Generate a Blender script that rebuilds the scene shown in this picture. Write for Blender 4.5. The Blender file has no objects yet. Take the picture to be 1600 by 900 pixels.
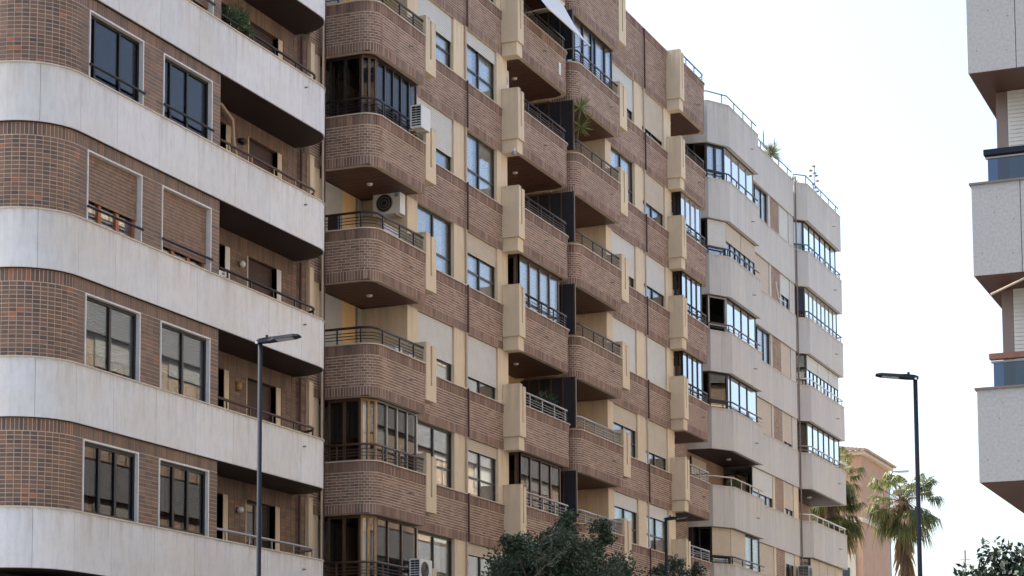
import bpy, math, random
from mathutils import Matrix, Vector
random.seed(7)
S = bpy.context.scene
# ---------------------------------------------------------------- camera
CAM = Matrix(((0.92273628, 0.04361721, 0.38295601), (0.38539583, -0.09081428, -0.91827165), (-0.00527457, 0.99491221, -0.10060752)))
cd = bpy.data.cameras.new('camera'); cam = bpy.data.objects.new('camera', cd)
S.collection.objects.link(cam); S.camera = cam
cd.sensor_width = 36; cd.lens = 3300 / 1600 * 36; cd.shift_y = (883.64 - 450) / 1600
cd.clip_start = 0.1; cd.clip_end = 5000
cam.matrix_world = Matrix.Translation((0, 0, 1.6)) @ CAM.to_4x4()
# ---------------------------------------------------------------- light
W = bpy.data.worlds.new('World'); S.world = W; W.use_nodes = True
nt = W.node_tree; sky = nt.nodes.new('ShaderNodeTexSky'); sky.sky_type = 'NISHITA'; sky.sun_disc = False
SUN_EL, SUN_AZ = math.radians(50), math.radians(-86)      # azimuth from +Y, clockwise (towards +X)
sky.sun_elevation = SUN_EL; sky.sun_rotation = SUN_AZ; sky.air_density = 1.0; sky.dust_density = 4.6; sky.ozone_density = 1.0
bg = nt.nodes['Background']; bg.inputs['Strength'].default_value = 0.15; nt.links.new(sky.outputs[0], bg.inputs[0])
sl = bpy.data.lights.new('sun', 'SUN'); sl.energy = 3.0; sl.angle = math.radians(0.5); sl.color = (1, .94, .84)
so = bpy.data.objects.new('sun', sl); S.collection.objects.link(so)
sd = Vector((math.sin(SUN_AZ) * math.cos(SUN_EL), math.cos(SUN_AZ) * math.cos(SUN_EL), math.sin(SUN_EL)))
so.rotation_euler = sd.to_track_quat('Z', 'Y').to_euler(); so.location = (-60, 60, 80)
S.view_settings.view_transform = 'Standard'; S.view_settings.look = 'None'
S.view_settings.exposure = 1.5; S.view_settings.gamma = 1
S.cycles.use_denoising = True; S.cycles.denoiser = 'OPENIMAGEDENOISE'; S.cycles.denoising_input_passes = 'RGB_ALBEDO_NORMAL'; S.cycles.denoising_prefilter = 'ACCURATE'; S.cycles.use_adaptive_sampling = False; S.cycles.max_bounces = 8; S.cycles.transparent_max_bounces = 16
# ---------------------------------------------------------------- materials
def mat(name, col, rough=.7, metal=0, var=0, scale=3.0, streak=0, streak_col=None, bump=0, bscale=60, coord='Object', spec=.5):
    m = bpy.data.materials.new(name); m.use_nodes = True; n = m.node_tree.nodes; l = m.node_tree.links
    p = n['Principled BSDF']; p.inputs['Roughness'].default_value = rough; p.inputs['Metallic'].default_value = metal
    p.inputs['Base Color'].default_value = (*col, 1); p.inputs['Specular IOR Level'].default_value = spec
    tc = n.new('ShaderNodeTexCoord'); last = None
    if var or streak:
        rgb = n.new('ShaderNodeRGB'); rgb.outputs[0].default_value = (*col, 1); last = rgb.outputs[0]
    if var:
        tx = n.new('ShaderNodeTexNoise'); tx.inputs['Scale'].default_value = scale; tx.inputs['Detail'].default_value = 7
        tx.inputs['Roughness'].default_value = .65; l.new(tc.outputs[coord], tx.inputs['Vector'])
        mr = n.new('ShaderNodeMapRange'); l.new(tx.outputs['Fac'], mr.inputs[0])
        mr.inputs[1].default_value = .3; mr.inputs[2].default_value = .7; mr.inputs[3].default_value = 1 - var; mr.inputs[4].default_value = 1 + var * .6
        mx = n.new('ShaderNodeMix'); mx.data_type = 'RGBA'; mx.blend_type = 'MULTIPLY'; mx.inputs[0].default_value = 1
        l.new(last, mx.inputs[6]); l.new(mr.outputs[0], mx.inputs[7]); last = mx.outputs[2]
    if streak:
        mp = n.new('ShaderNodeMapping'); mp.inputs['Scale'].default_value = (7, 7, .6); l.new(tc.outputs[coord], mp.inputs[0])
        tx = n.new('ShaderNodeTexNoise'); tx.inputs['Scale'].default_value = 1.0; tx.inputs['Detail'].default_value = 8; tx.inputs['Roughness'].default_value = .7
        l.new(mp.outputs[0], tx.inputs['Vector'])
        mr = n.new('ShaderNodeMapRange'); l.new(tx.outputs['Fac'], mr.inputs[0]); mr.inputs[1].default_value = .45; mr.inputs[2].default_value = .75
        mr.inputs[3].default_value = 0; mr.inputs[4].default_value = streak
        mx = n.new('ShaderNodeMix'); mx.data_type = 'RGBA'; l.new(mr.outputs[0], mx.inputs[0])
        l.new(last, mx.inputs[6]); mx.inputs[7].default_value = (*(streak_col or tuple(c * .5 for c in col)), 1); last = mx.outputs[2]
    if last is not None: l.new(last, p.inputs['Base Color'])
    if bump:
        tx = n.new('ShaderNodeTexNoise'); tx.inputs['Scale'].default_value = bscale; tx.inputs['Detail'].default_value = 4; l.new(tc.outputs[coord], tx.inputs['Vector'])
        b = n.new('ShaderNodeBump'); b.inputs['Strength'].default_value = bump; b.inputs['Distance'].default_value = .01
        l.new(tx.outputs['Fac'], b.inputs['Height']); l.new(b.outputs[0], p.inputs['Normal'])
    return m
def stone_mat(name, col, vein, warm, drip, rough=.5, k_vein=.5, k_warm=.5, k_drip=.6):
    """stone slab: soft veins, warmer patches, rain streaks that start under the coping (panel-local height)"""
    m = bpy.data.materials.new(name); m.use_nodes = True; n = m.node_tree.nodes; l = m.node_tree.links; p = n['Principled BSDF']; p.inputs['Roughness'].default_value = rough
    tc = n.new('ShaderNodeTexCoord'); oi = n.new('ShaderNodeObjectInfo')
    def noise(scale, vec, det=8, ro=.65):
        mp = n.new('ShaderNodeMapping'); mp.inputs['Scale'].default_value = scale; l.new(vec, mp.inputs[0]); t = n.new('ShaderNodeTexNoise'); t.inputs['Scale'].default_value = 1; t.inputs['Detail'].default_value = det; t.inputs['Roughness'].default_value = ro; l.new(mp.outputs[0], t.inputs['Vector']); return t.outputs['Fac']
    def rng(v, a, b, c, d):
        r = n.new('ShaderNodeMapRange'); l.new(v, r.inputs[0]); r.inputs[1].default_value = a; r.inputs[2].default_value = b; r.inputs[3].default_value = c; r.inputs[4].default_value = d; return r.outputs[0]
    def mix(f, a, b):
        x = n.new('ShaderNodeMix'); x.data_type = 'RGBA'; l.new(f, x.inputs[0]) if not isinstance(f, float) else None
        l.new(a, x.inputs[6]); x.inputs[7].default_value = (*b, 1); return x.outputs[2]
    def mul(a, b):
        x = n.new('ShaderNodeMath'); x.operation = 'MULTIPLY'; l.new(a, x.inputs[0]); l.new(b, x.inputs[1]); return x.outputs[0]
    O = tc.outputs['Object']; rgb = n.new('ShaderNodeRGB'); rgb.outputs[0].default_value = (*col, 1); c = rgb.outputs[0]
    c = mix(rng(noise((.55, .55, .9), O, 4), .42, .68, 0, k_warm), c, warm)
    c = mix(rng(noise((8, 8, 2.4), O), .46, .72, 0, k_vein), c, vein)
    c = mix(rng(noise((3, 3, 5), O, 9, .75), .5, .75, 0, k_vein * .6), c, vein)
    sp = n.new('ShaderNodeSeparateXYZ'); l.new(tc.outputs['Generated'], sp.inputs[0])
    d1 = mul(rng(sp.outputs['Z'], .35, 1.0, 0, 1), rng(noise((6, 6, .35), O, 6, .7), .47, .66, 0, k_drip)); c = mix(d1, c, drip)
    d2 = mul(rng(sp.outputs['Z'], .90, 1.0, 0, 1), rng(noise((4, 4, 4), O, 6, .7), .40, .62, 0, k_drip)); c = mix(d2, c, drip)
    v = rng(oi.outputs['Random'], 0, 1, .95, 1.04); x = n.new('ShaderNodeMix'); x.data_type = 'RGBA'; x.blend_type = 'MULTIPLY'; x.inputs[0].default_value = 1; l.new(c, x.inputs[6]); l.new(v, x.inputs[7])
    l.new(x.outputs[2], p.inputs['Base Color']); return m
def brick_mat(name, stops, rough=.75, grime=(.24, .20, .17)):
    m = bpy.data.materials.new(name); m.use_nodes = True; n = m.node_tree.nodes; l = m.node_tree.links; p = n['Principled BSDF']
    g = n.new('ShaderNodeNewGeometry'); oi = n.new('ShaderNodeObjectInfo')
    a = n.new('ShaderNodeMath'); a.operation = 'ADD'; l.new(g.outputs['Random Per Island'], a.inputs[0]); l.new(oi.outputs['Random'], a.inputs[1])
    f = n.new('ShaderNodeMath'); f.operation = 'FRACT'; l.new(a.outputs[0], f.inputs[0])
    r = n.new('ShaderNodeValToRGB'); r.color_ramp.elements[0].position = 0; r.color_ramp.elements[0].color = (*stops[0][1], 1)
    r.color_ramp.elements[1].position = stops[1][0]; r.color_ramp.elements[1].color = (*stops[1][1], 1)
    for pos, c in stops[2:]:
        e = r.color_ramp.elements.new(pos); e.color = (*c, 1)
    l.new(f.outputs[0], r.inputs[0])
    tc = n.new('ShaderNodeTexCoord'); tx = n.new('ShaderNodeTexNoise'); tx.inputs['Scale'].default_value = 1.1; tx.inputs['Detail'].default_value = 9; tx.inputs['Roughness'].default_value = .75
    l.new(g.outputs['Position'], tx.inputs['Vector'])
    mr = n.new('ShaderNodeMapRange'); l.new(tx.outputs['Fac'], mr.inputs[0]); mr.inputs[1].default_value = .3; mr.inputs[2].default_value = .7; mr.inputs[3].default_value = .72; mr.inputs[4].default_value = 1.25
    mx = n.new('ShaderNodeMix'); mx.data_type = 'RGBA'; mx.blend_type = 'MULTIPLY'; mx.inputs[0].default_value = 1
    l.new(r.outputs[0], mx.inputs[6]); l.new(mr.outputs[0], mx.inputs[7]); l.new(mx.outputs[2], p.inputs['Base Color'])
    mp = n.new('ShaderNodeMapping'); mp.inputs['Scale'].default_value = (1.7, 1.7, .28); l.new(g.outputs['Position'], mp.inputs[0]); t2 = n.new('ShaderNodeTexNoise'); t2.inputs['Scale'].default_value = 1; t2.inputs['Detail'].default_value = 7; t2.inputs['Roughness'].default_value = .7; l.new(mp.outputs[0], t2.inputs['Vector'])
    r2 = n.new('ShaderNodeMapRange'); l.new(t2.outputs['Fac'], r2.inputs[0]); r2.inputs[1].default_value = .52; r2.inputs[2].default_value = .74; r2.inputs[3].default_value = 0; r2.inputs[4].default_value = .55
    m2 = n.new('ShaderNodeMix'); m2.data_type = 'RGBA'; l.new(r2.outputs[0], m2.inputs[0]); l.new(mx.outputs[2], m2.inputs[6]); m2.inputs[7].default_value = (*grime, 1); l.new(m2.outputs[2], p.inputs['Base Color'])
    p.inputs['Roughness'].default_value = rough
    return m
def glass_mat(name, tint, refl=1.0, rough=0.0, wave=.02):
    m = bpy.data.materials.new(name); m.use_nodes = True; n = m.node_tree.nodes; l = m.node_tree.links
    n.remove(n['Principled BSDF']); o = n['Material Output']
    t = n.new('ShaderNodeBsdfTransparent'); t.inputs[0].default_value = (*tint, 1)
    g = n.new('ShaderNodeBsdfGlossy'); g.inputs['Roughness'].default_value = rough; g.inputs[0].default_value = (1, 1, 1, 1)
    fr = n.new('ShaderNodeFresnel'); fr.inputs[0].default_value = 1.6
    k = n.new('ShaderNodeMath'); k.operation = 'MULTIPLY'; k.use_clamp = True; k.inputs[1].default_value = 1.7 * refl; l.new(fr.outputs[0], k.inputs[0])
    mx = n.new('ShaderNodeMixShader'); l.new(k.outputs[0], mx.inputs[0]); l.new(t.outputs[0], mx.inputs[1]); l.new(g.outputs[0], mx.inputs[2]); l.new(mx.outputs[0], o.inputs[0])
    return m
def leaf_mat(name, c1, c2, trans=.25, rough=.5):
    m = bpy.data.materials.new(name); m.use_nodes = True; n = m.node_tree.nodes; l = m.node_tree.links; p = n['Principled BSDF']
    g = n.new('ShaderNodeNewGeometry'); r = n.new('ShaderNodeMix'); r.data_type = 'RGBA'; l.new(g.outputs['Random Per Island'], r.inputs[0])
    r.inputs[6].default_value = (*c1, 1); r.inputs[7].default_value = (*c2, 1); l.new(r.outputs[2], p.inputs['Base Color']); p.inputs['Roughness'].default_value = rough
    t = n.new('ShaderNodeBsdfTranslucent'); l.new(r.outputs[2], t.inputs[0]); mx = n.new('ShaderNodeMixShader'); mx.inputs[0].default_value = trans
    l.new(p.outputs[0], mx.inputs[1]); l.new(t.outputs[0], mx.inputs[2]); l.new(mx.outputs[0], n['Material Output'].inputs[0])
    return m
M = {}
M['marble'] = stone_mat('pale_marble', (.69, .685, .67), (.48, .485, .49), (.67, .62, .54), (.42, .37, .30), .45, .5, .8, .6)
M['coping'] = mat('cream_coping', (.58, .50, .40), .7, var=.2, scale=5)
M['brick1'] = brick_mat('brown_glazed_brick', [(0, (.085, .054, .042)), (.25, (.125, .072, .048)), (.6, (.18, .094, .056)), (.95, (.215, .108, .062)), (.975, (.34, .13, .05)), (1.0, (.38, .11, .04))], .5, (.16, .11, .08))
M['brick1d'] = brick_mat('dull_brown_brick', [(0, (.12, .078, .055)), (.3, (.155, .098, .066)), (.7, (.19, .116, .076)), (.96, (.22, .125, .078)), (1.0, (.28, .12, .06))], .6, (.17, .13, .095))
M['mortar1'] = mat('sand_mortar', (.56, .44, .33), .9, var=.15, scale=8)
M['mortar1d'] = mat('dark_mortar', (.17, .115, .085), .9, var=.2, scale=8)
M['brick2'] = brick_mat('reddish_brown_brick', [(0, (.165, .100, .073)), (.4, (.220, .132, .094)), (.8, (.265, .162, .115)), (1.0, (.32, .205, .15))])
M['mortar2'] = mat('pinkish_mortar', (.61, .50, .385), .9, var=.2, scale=6)
M['brick3'] = brick_mat('orange_brown_brick', [(0, (.20, .12, .08)), (.5, (.25, .155, .105)), (1.0, (.30, .19, .13))])
M['plaster'] = stone_mat('beige_plaster', (.67, .55, .385), (.56, .455, .32), (.69, .55, .36), (.38, .30, .215), .85, .35, .5, .6)
M['ochre'] = mat('ochre_plaster', (.70, .465, .225), .85, var=.10, scale=1.5, bump=.1)
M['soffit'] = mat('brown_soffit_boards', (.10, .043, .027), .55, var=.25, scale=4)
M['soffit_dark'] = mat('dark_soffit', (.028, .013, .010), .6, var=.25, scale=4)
M['stone3'] = stone_mat('pale_grey_stone', (.50, .485, .455), (.41, .395, .375), (.55, .50, .42), (.31, .275, .235), .7, .4, .7, .6)
M['concrete_r'] = mat('speckled_grey_granite', (.42, .41, .38), .6, var=.2, scale=24, bump=.05)
M['pipe_grey'] = mat('grey_brown_pipe', (.20, .15, .125), .6)
M['granite_side'] = mat('pale_grey_granite', (.29, .295, .30), .6, var=.06, scale=1.5)
M['alu'] = mat('dark_bronze_aluminium', (.032, .026, .024), .35, .3)
M['alu_black'] = mat('black_aluminium', (.012, .012, .014), .4, .2)
M['alu_brown'] = mat('brown_aluminium', (.10, .062, .042), .4, .2)
M['alu_gold'] = mat('golden_varnished_wood', (.42, .24, .09), .5, var=.2, scale=12)
M['alu_grey'] = mat('grey_aluminium', (.30, .29, .27), .4, .3)
M['alu_mauve'] = mat('brown_anodised_aluminium', (.20, .145, .125), .4, .2)
M['rail'] = mat('dark_painted_rail', (.028, .020, .020), .35, .2)
M['rail_grey'] = mat('grey_painted_rail', (.36, .35, .34), .3, .6)
M['rail_brown'] = mat('brown_painted_rail', (.095, .055, .042), .4, .1)
M['rail_blue'] = mat('blue_grey_rail', (.10, .14, .18), .4, .2)
M['white_metal'] = mat('white_painted_metal', (.72, .71, .68), .4)
M['white_trim'] = mat('white_window_trim', (.68, .65, .61), .5, var=.1, scale=8)
M['sh_white'] = mat('white_roller_shutter', (.60, .595, .55), .5, var=.06, scale=3)
M['sh_beige'] = mat('beige_roller_shutter', (.55, .47, .36), .6, var=.08, scale=3)
M['sh_grey'] = mat('grey_roller_shutter', (.42, .41, .39), .6, var=.06, scale=3)
M['sh_mid'] = mat('dim_grey_shutter', (.17, .17, .165), .6)
M['sh_brown'] = mat('weathered_brown_wood_shutter', (.24, .145, .09), .6, var=.35, scale=6)
M['sh_dark'] = mat('dark_red_shutter', (.060, .028, .022), .6, var=.25, scale=6)
M['wood'] = mat('orange_varnished_wood', (.40, .125, .035), .4, var=.3, scale=9)
M['pipe'] = mat('dark_red_pipe', (.075, .030, .026), .5)
M['pipe_beige'] = mat('beige_pipe', (.50, .40, .29), .6)
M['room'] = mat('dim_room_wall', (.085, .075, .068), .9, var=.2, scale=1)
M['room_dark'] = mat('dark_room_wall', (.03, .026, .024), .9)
M['curtain'] = mat('white_curtain', (.80, .79, .77), .9)
M['curtain_grey'] = mat('grey_curtain', (.30, .29, .29), .9)
M['curtain_teal'] = mat('teal_curtain', (.16, .36, .34), .9)
M['curtain_yellow'] = mat('yellow_curtain', (.55, .38, .12), .9)
M['glass'] = glass_mat('window_glass', (.95, .97, .98), .5, wave=.02)
M['glass_dark'] = glass_mat('tinted_window_glass', (.50, .49, .49), .2)
M['glass_low'] = glass_mat('dim_window_glass', (.80, .82, .83), .16)
M['glass_clear'] = glass_mat('clear_window_glass', (.98, .99, .99), 1.9)
M['glass_blue'] = glass_mat('blue_balcony_glass', (.13, .20, .28), .8)
M['screen'] = mat('smoked_glass_screen', (.030, .033, .040), .25)
M['ac_white'] = mat('white_ac_casing', (.68, .68, .66), .45, var=.06, scale=4)
M['dark'] = mat('black_plastic', (.015, .015, .016), .5)
M['lamp_dark'] = mat('dark_blue_grey_metal', (.018, .024, .036), .75, spec=.15)
M['lampglass'] = mat('frosted_white_lamp', (.75, .74, .70), .3)
M['lens'] = mat('lamp_lens', (.45, .46, .48), .15, .3)
M['fabric'] = mat('white_awning_fabric', (.72, .72, .70), .9, var=.06, scale=5)
M['towel'] = mat('white_towel', (.72, .70, .72), .95, var=.1, scale=20)
M['asphalt'] = mat('asphalt', (.05, .05, .052), .9, var=.25, scale=4, bump=.2)
M['paving'] = mat('grey_paving', (.30, .28, .26), .85, var=.15, scale=2)
M['earth'] = mat('dry_ground', (.24, .21, .17), .95, var=.2, scale=.4)
M['paint'] = mat('white_road_paint', (.75, .75, .73), .7)
M['bark'] = mat('grey_brown_bark', (.13, .10, .075), .9, var=.3, scale=10, bump=.4, bscale=30)
M['leaf'] = leaf_mat('dark_green_leaf', (.020, .045, .024), (.075, .115, .065), .22)
M['leaf_shaded'] = leaf_mat('shaded_green_leaf', (.010, .024, .014), (.036, .058, .032), .12)  # green leaf darkened: the corner tree's shade is put into its colour
M['leaf_light'] = leaf_mat('mid_green_leaf', (.05, .09, .03), (.10, .15, .05), .3)
M['leaf_pale'] = leaf_mat('pale_grey_green_leaf', (.16, .19, .10), (.30, .30, .18), .3)
M['palm'] = leaf_mat('palm_green', (.055, .085, .020), (.20, .21, .05), .35)
M['palm_dry'] = leaf_mat('dry_palm_frond', (.22, .13, .06), (.42, .29, .16), .25, .8)
M['spiky'] = leaf_mat('bright_green_spiky_leaf', (.10, .17, .035), (.20, .27, .06), .3)
M['terracotta'] = mat('terracotta', (.30, .12, .07), .8, var=.15, scale=9)
M['tower_brick'] = mat('orange_brick_wall', (.50, .30, .19), .85, var=.10, scale=1.2)
M['tile'] = mat('clay_roof_tile', (.46, .33, .24), .85, var=.25, scale=2)
M['palebeige'] = mat('pale_beige_render', (.62, .55, .42), .85, var=.08, scale=1)
M['wood_rail'] = mat('red_brown_wood_rail', (.24, .10, .06), .5, var=.2, scale=9)
# ---------------------------------------------------------------- helpers
COL = S.collection; ORG = {}
class MB:
    def __init__(s): s.v = []; s.f = []
    def quad(s, a, b, c, d):
        i = len(s.v); s.v += [tuple(a), tuple(b), tuple(c), tuple(d)]; s.f.append((i, i + 1, i + 2, i + 3)); return s
    def tri(s, a, b, c):
        i = len(s.v); s.v += [tuple(a), tuple(b), tuple(c)]; s.f.append((i, i + 1, i + 2)); return s
    def hexa(s, bot, top):        # two rings of 4 points, counter-clockwise from above
        i = len(s.v); s.v += [tuple(p) for p in bot] + [tuple(p) for p in top]
        s.f += [(i + 3, i + 2, i + 1, i), (i + 4, i + 5, i + 6, i + 7)] + [(i + k, i + (k + 1) % 4, i + 4 + (k + 1) % 4, i + 4 + k) for k in range(4)]; return s
    def box(s, x0, x1, y0, y1, z0, z1):
        return s.hexa([(x0, y0, z0), (x1, y0, z0), (x1, y1, z0), (x0, y1, z0)], [(x0, y0, z1), (x1, y0, z1), (x1, y1, z1), (x0, y1, z1)])
    def prism(s, poly, z0, z1):   # plan polygon, any winding
        a = sum(poly[k][0] * poly[(k + 1) % len(poly)][1] - poly[(k + 1) % len(poly)][0] * poly[k][1] for k in range(len(poly)))
        if a < 0: poly = poly[::-1]
        i = len(s.v); n = len(poly); s.v += [(x, y, z0) for x, y in poly] + [(x, y, z1) for x, y in poly]
        s.f += [tuple(i + k for k in range(n - 1, -1, -1)), tuple(i + n + k for k in range(n))] + [(i + k, i + (k + 1) % n, i + n + (k + 1) % n, i + n + k) for k in range(n)]; return s
    def ribbon(s, pa, pb, z0, z1):  # wall slab between outer path pa and inner path pb (same length)
        n = len(pa)
        for k in range(n - 1):
            s.hexa([(*pa[k], z0), (*pa[k + 1], z0), (*pb[k + 1], z0), (*pb[k], z0)], [(*pa[k], z1), (*pa[k + 1], z1), (*pb[k + 1], z1), (*pb[k], z1)])
        return s
    def tube(s, pts, r, n=6, r2=None):
        pts = [Vector(p) for p in pts]; rings = []
        for k, p in enumerate(pts):
            d = (pts[min(k + 1, len(pts) - 1)] - pts[max(k - 1, 0)]).normalized()
            u = d.cross(Vector((0, 0, 1)));  u = d.cross(Vector((1, 0, 0))) if u.length < .05 else u
            u.normalize(); w = d.cross(u); rr = r if r2 is None else r + (r2 - r) * k / max(1, len(pts) - 1)
            i = len(s.v); s.v += [tuple(p + (u * math.cos(t) + w * math.sin(t)) * rr) for t in [2 * math.pi * q / n for q in range(n)]]; rings.append(i)
        for a, b in zip(rings, rings[1:]):
            s.f += [(a + q, a + (q + 1) % n, b + (q + 1) % n, b + q) for q in range(n)]
        s.f += [tuple(rings[0] + q for q in range(n - 1, -1, -1)), tuple(rings[-1] + q for q in range(n))]; return s
    def disc(s, c, axis, r, h, n=14, r2=None):
        c = Vector(c); a = Vector(axis).normalized(); return s.tube([c, c + a * h], r, n, r2)
    def ball(s, c, r, n=8, m=6, sz=1):
        i = len(s.v)
        for a in range(m + 1):
            t = math.pi * a / m
            for b in range(n): s.v.append((c[0] + r * math.sin(t) * math.cos(2 * math.pi * b / n), c[1] + r * math.sin(t) * math.sin(2 * math.pi * b / n), c[2] + r * sz * math.cos(t)))
        for a in range(m):
            for b in range(n): s.f.append((i + a * n + b, i + (a + 1) * n + b, i + (a + 1) * n + (b + 1) % n, i + a * n + (b + 1) % n))
        return s
    def build(s, name, m, parent=None, loc=None, smooth=False):
        if not s.f: return None
        o = Vector(loc) if loc is not None else (ORG[parent.name] if parent else Vector((0, 0, 0)))
        me = bpy.data.meshes.new(name); me.from_pydata([(v[0] - o.x, v[1] - o.y, v[2] - o.z) for v in s.v], [], s.f); me.materials.append(M[m] if isinstance(m, str) else m)
        if smooth: me.polygons.foreach_set('use_smooth', [True] * len(me.polygons))
        ob = bpy.data.objects.new(name, me); COL.objects.link(ob)
        if parent: ob.parent = parent
        else: ob.location = o
        ORG[ob.name] = o
        return ob
def tag(o, label, cat, group=None, kind=None):
    o['label'] = label; o['category'] = cat
    if group: o['group'] = group
    if kind: o['kind'] = kind
    return o
def thing(name, loc, label, cat, group=None):
    o = bpy.data.objects.new(name, None); o.empty_display_size = .3; COL.objects.link(o); o.location = loc; ORG[o.name] = Vector(loc)
    return tag(o, label, cat, group)
def arc(cx, cy, r, a0, a1, n=8): return [(cx + r * math.cos(math.radians(a0 + (a1 - a0) * k / n)), cy + r * math.sin(math.radians(a0 + (a1 - a0) * k / n))) for k in range(n + 1)]
def norms(path):
    out = []
    for k in range(len(path)):
        def nn(a, b):
            dx, dy = b[0] - a[0], b[1] - a[1]; L = math.hypot(dx, dy); return (dy / L, -dx / L)
        if k == 0: out.append((nn(path[0], path[1]), 1)); continue
        if k == len(path) - 1: out.append((nn(path[-2], path[-1]), 1)); continue
        a, b = nn(path[k - 1], path[k]), nn(path[k], path[k + 1]); c = (a[0] + b[0], a[1] + b[1]); L = math.hypot(*c) or 1; c = (c[0] / L, c[1] / L)
        out.append((c, 1 / max(.4, c[0] * a[0] + c[1] * a[1])))
    return out
def off(path, d): return [(p[0] + n[0] * d * k, p[1] + n[1] * d * k) for p, (n, k) in zip(path, norms(path))]
class Path:
    def __init__(s, pts):
        s.p = pts; s.L = [0]
        for a, b in zip(pts, pts[1:]): s.L.append(s.L[-1] + math.hypot(b[0] - a[0], b[1] - a[1]))
        s.len = s.L[-1]
    def at(s, t):
        t = max(0, min(s.len, t))
        for k in range(len(s.p) - 1):
            if t <= s.L[k + 1] + 1e-9:
                u = (t - s.L[k]) / max(1e-9, s.L[k + 1] - s.L[k]); a, b = s.p[k], s.p[k + 1]; L = s.L[k + 1] - s.L[k]
                return (a[0] + (b[0] - a[0]) * u, a[1] + (b[1] - a[1]) * u), ((b[1] - a[1]) / L, -(b[0] - a[0]) / L)
    def sub(s, t0, t1):
        pts = [s.at(t0)[0]] + [p for p, l in zip(s.p, s.L) if t0 + 1e-4 < l < t1 - 1e-4] + [s.at(t1)[0]]; return pts
BR = {}
def brick_mesh(L, H, d, m):
    key = (round(L, 3), round(H, 3), round(d, 3), m)
    if key not in BR:
        b = MB(); b.box(-L / 2, L / 2, -d, 0, -H / 2, H / 2); me = bpy.data.meshes.new('brick'); me.from_pydata(b.v, [], b.f); me.materials.append(M[m]); BR[key] = me
    return BR[key]
def lay(path, z0, z1, pitch, joint, course, m, parent, proud=.0035, bond='stack', single=0, skip=None, hj=None, inset=0., name='brickwork'):
    """bricks along a plan path between z0 and z1; 'single' bricks become objects of their own, the rest one joined part"""
    P = Path(path); rows = max(1, round((z1 - z0) / course)); ch = (z1 - z0) / rows; mb = MB(); hj = joint if hj is None else hj; made = 0
    for r in range(rows):
        za = z0 + r * ch + hj / 2; zb = z0 + (r + 1) * ch - hj / 2; n = max(1, round(P.len / pitch)); p = P.len / n
        st = -(p / 2) if (bond == 'run' and r % 2) else 0
        k = 0
        while st + k * p < P.len - 1e-3:
            a = max(0, st + k * p) + joint / 2; b = min(P.len, st + (k + 1) * p) - joint / 2; k += 1
            if b - a < .015: continue
            full = abs((b - a) - (p - joint)) < 1e-3
            jit = random.uniform(-.0015, .0025)
            if made < single and full:
                (q, nrm) = P.at((a + b) / 2); o = bpy.data.objects.new('brick', brick_mesh(p - joint, zb - za, .03, m)); COL.objects.link(o); o.parent = parent
                og = ORG[parent.name]; o.location = (q[0] + nrm[0] * (proud + jit) - og.x, q[1] + nrm[1] * (proud + jit) - og.y, (za + zb) / 2 - og.z)
                o.rotation_euler = (0, 0, math.atan2(nrm[0], -nrm[1]) + math.pi); made += 1; continue
            (A, na), (B, nb) = P.at(a), P.at(b); w = proud + jit
            if bond == 'run' or abs(na[0] - nb[0]) < .02: pass
            mb.hexa([(A[0] - na[0] * .02, A[1] - na[1] * .02, za), (A[0] + na[0] * w, A[1] + na[1] * w, za), (B[0] + nb[0] * w, B[1] + nb[1] * w, za), (B[0] - nb[0] * .02, B[1] - nb[1] * .02, za)],
                    [(A[0] - na[0] * .02, A[1] - na[1] * .02, zb), (A[0] + na[0] * w, A[1] + na[1] * w, zb), (B[0] + nb[0] * w, B[1] + nb[1] * w, zb), (B[0] - nb[0] * .02, B[1] - nb[1] * .02, zb)])
    o = mb.build(name, m, parent)
    if o: o['kind'] = 'stuff'
    return o
def seg_box(mb, p0, p1, u0, u1, w0, w1, z0, z1):
    """box in the frame of a wall segment: u along, w outwards"""
    L = math.hypot(p1[0] - p0[0], p1[1] - p0[1]); d = ((p1[0] - p0[0]) / L, (p1[1] - p0[1]) / L); n = (d[1], -d[0])
    f = lambda u, w: (p0[0] + d[0] * u + n[0] * w, p0[1] + d[1] * u + n[1] * w)
    a, b, c, e = f(u0, w0), f(u0, w1), f(u1, w1), f(u1, w0)
    mb.hexa([(*a, z0), (*b, z0), (*c, z0), (*e, z0)], [(*a, z1), (*b, z1), (*c, z1), (*e, z1)])
def shutter(p0, p1, u0, u1, w, z0, z1, m, parent, slat=.060):
    if m == 'sh_brown': slat = .075
    mb = MB(); n = max(1, int((z1 - z0) / slat)); h = (z1 - z0) / n
    for k in range(n): seg_box(mb, p0, p1, u0, u1, w - .014, w + (.0 if k % 2 else .0), z0 + k * h, z0 + (k + 1) * h - .012)
    seg_box(mb, p0, p1, u0, u1, w - .018, w - .012, z0, z1)
    return mb.build('shutter', m, parent)
def curtain(p0, p1, u0, u1, w, z0, z1, m, parent, fold=.035):
    L = math.hypot(p1[0] - p0[0], p1[1] - p0[1]); d = ((p1[0] - p0[0]) / L, (p1[1] - p0[1]) / L); n = (d[1], -d[0]); k = max(6, int((u1 - u0) / .03)); mb = MB(); ph = random.random() * 6; fq = random.uniform(26, 38)
    for i in range(k + 1):
        u = u0 + (u1 - u0) * i / k; ww = w + fold * math.sin(u * fq + ph) * (.55 + .45 * math.sin(u * 5.3 + ph)); mb.v += [(p0[0] + d[0] * u + n[0] * ww, p0[1] + d[1] * u + n[1] * ww, z) for z in (z0, z1)]
    mb.f = [(2 * i, 2 * i + 2, 2 * i + 3, 2 * i + 1) for i in range(k)]
    return mb.build('curtain', m, parent, smooth=True)
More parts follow.
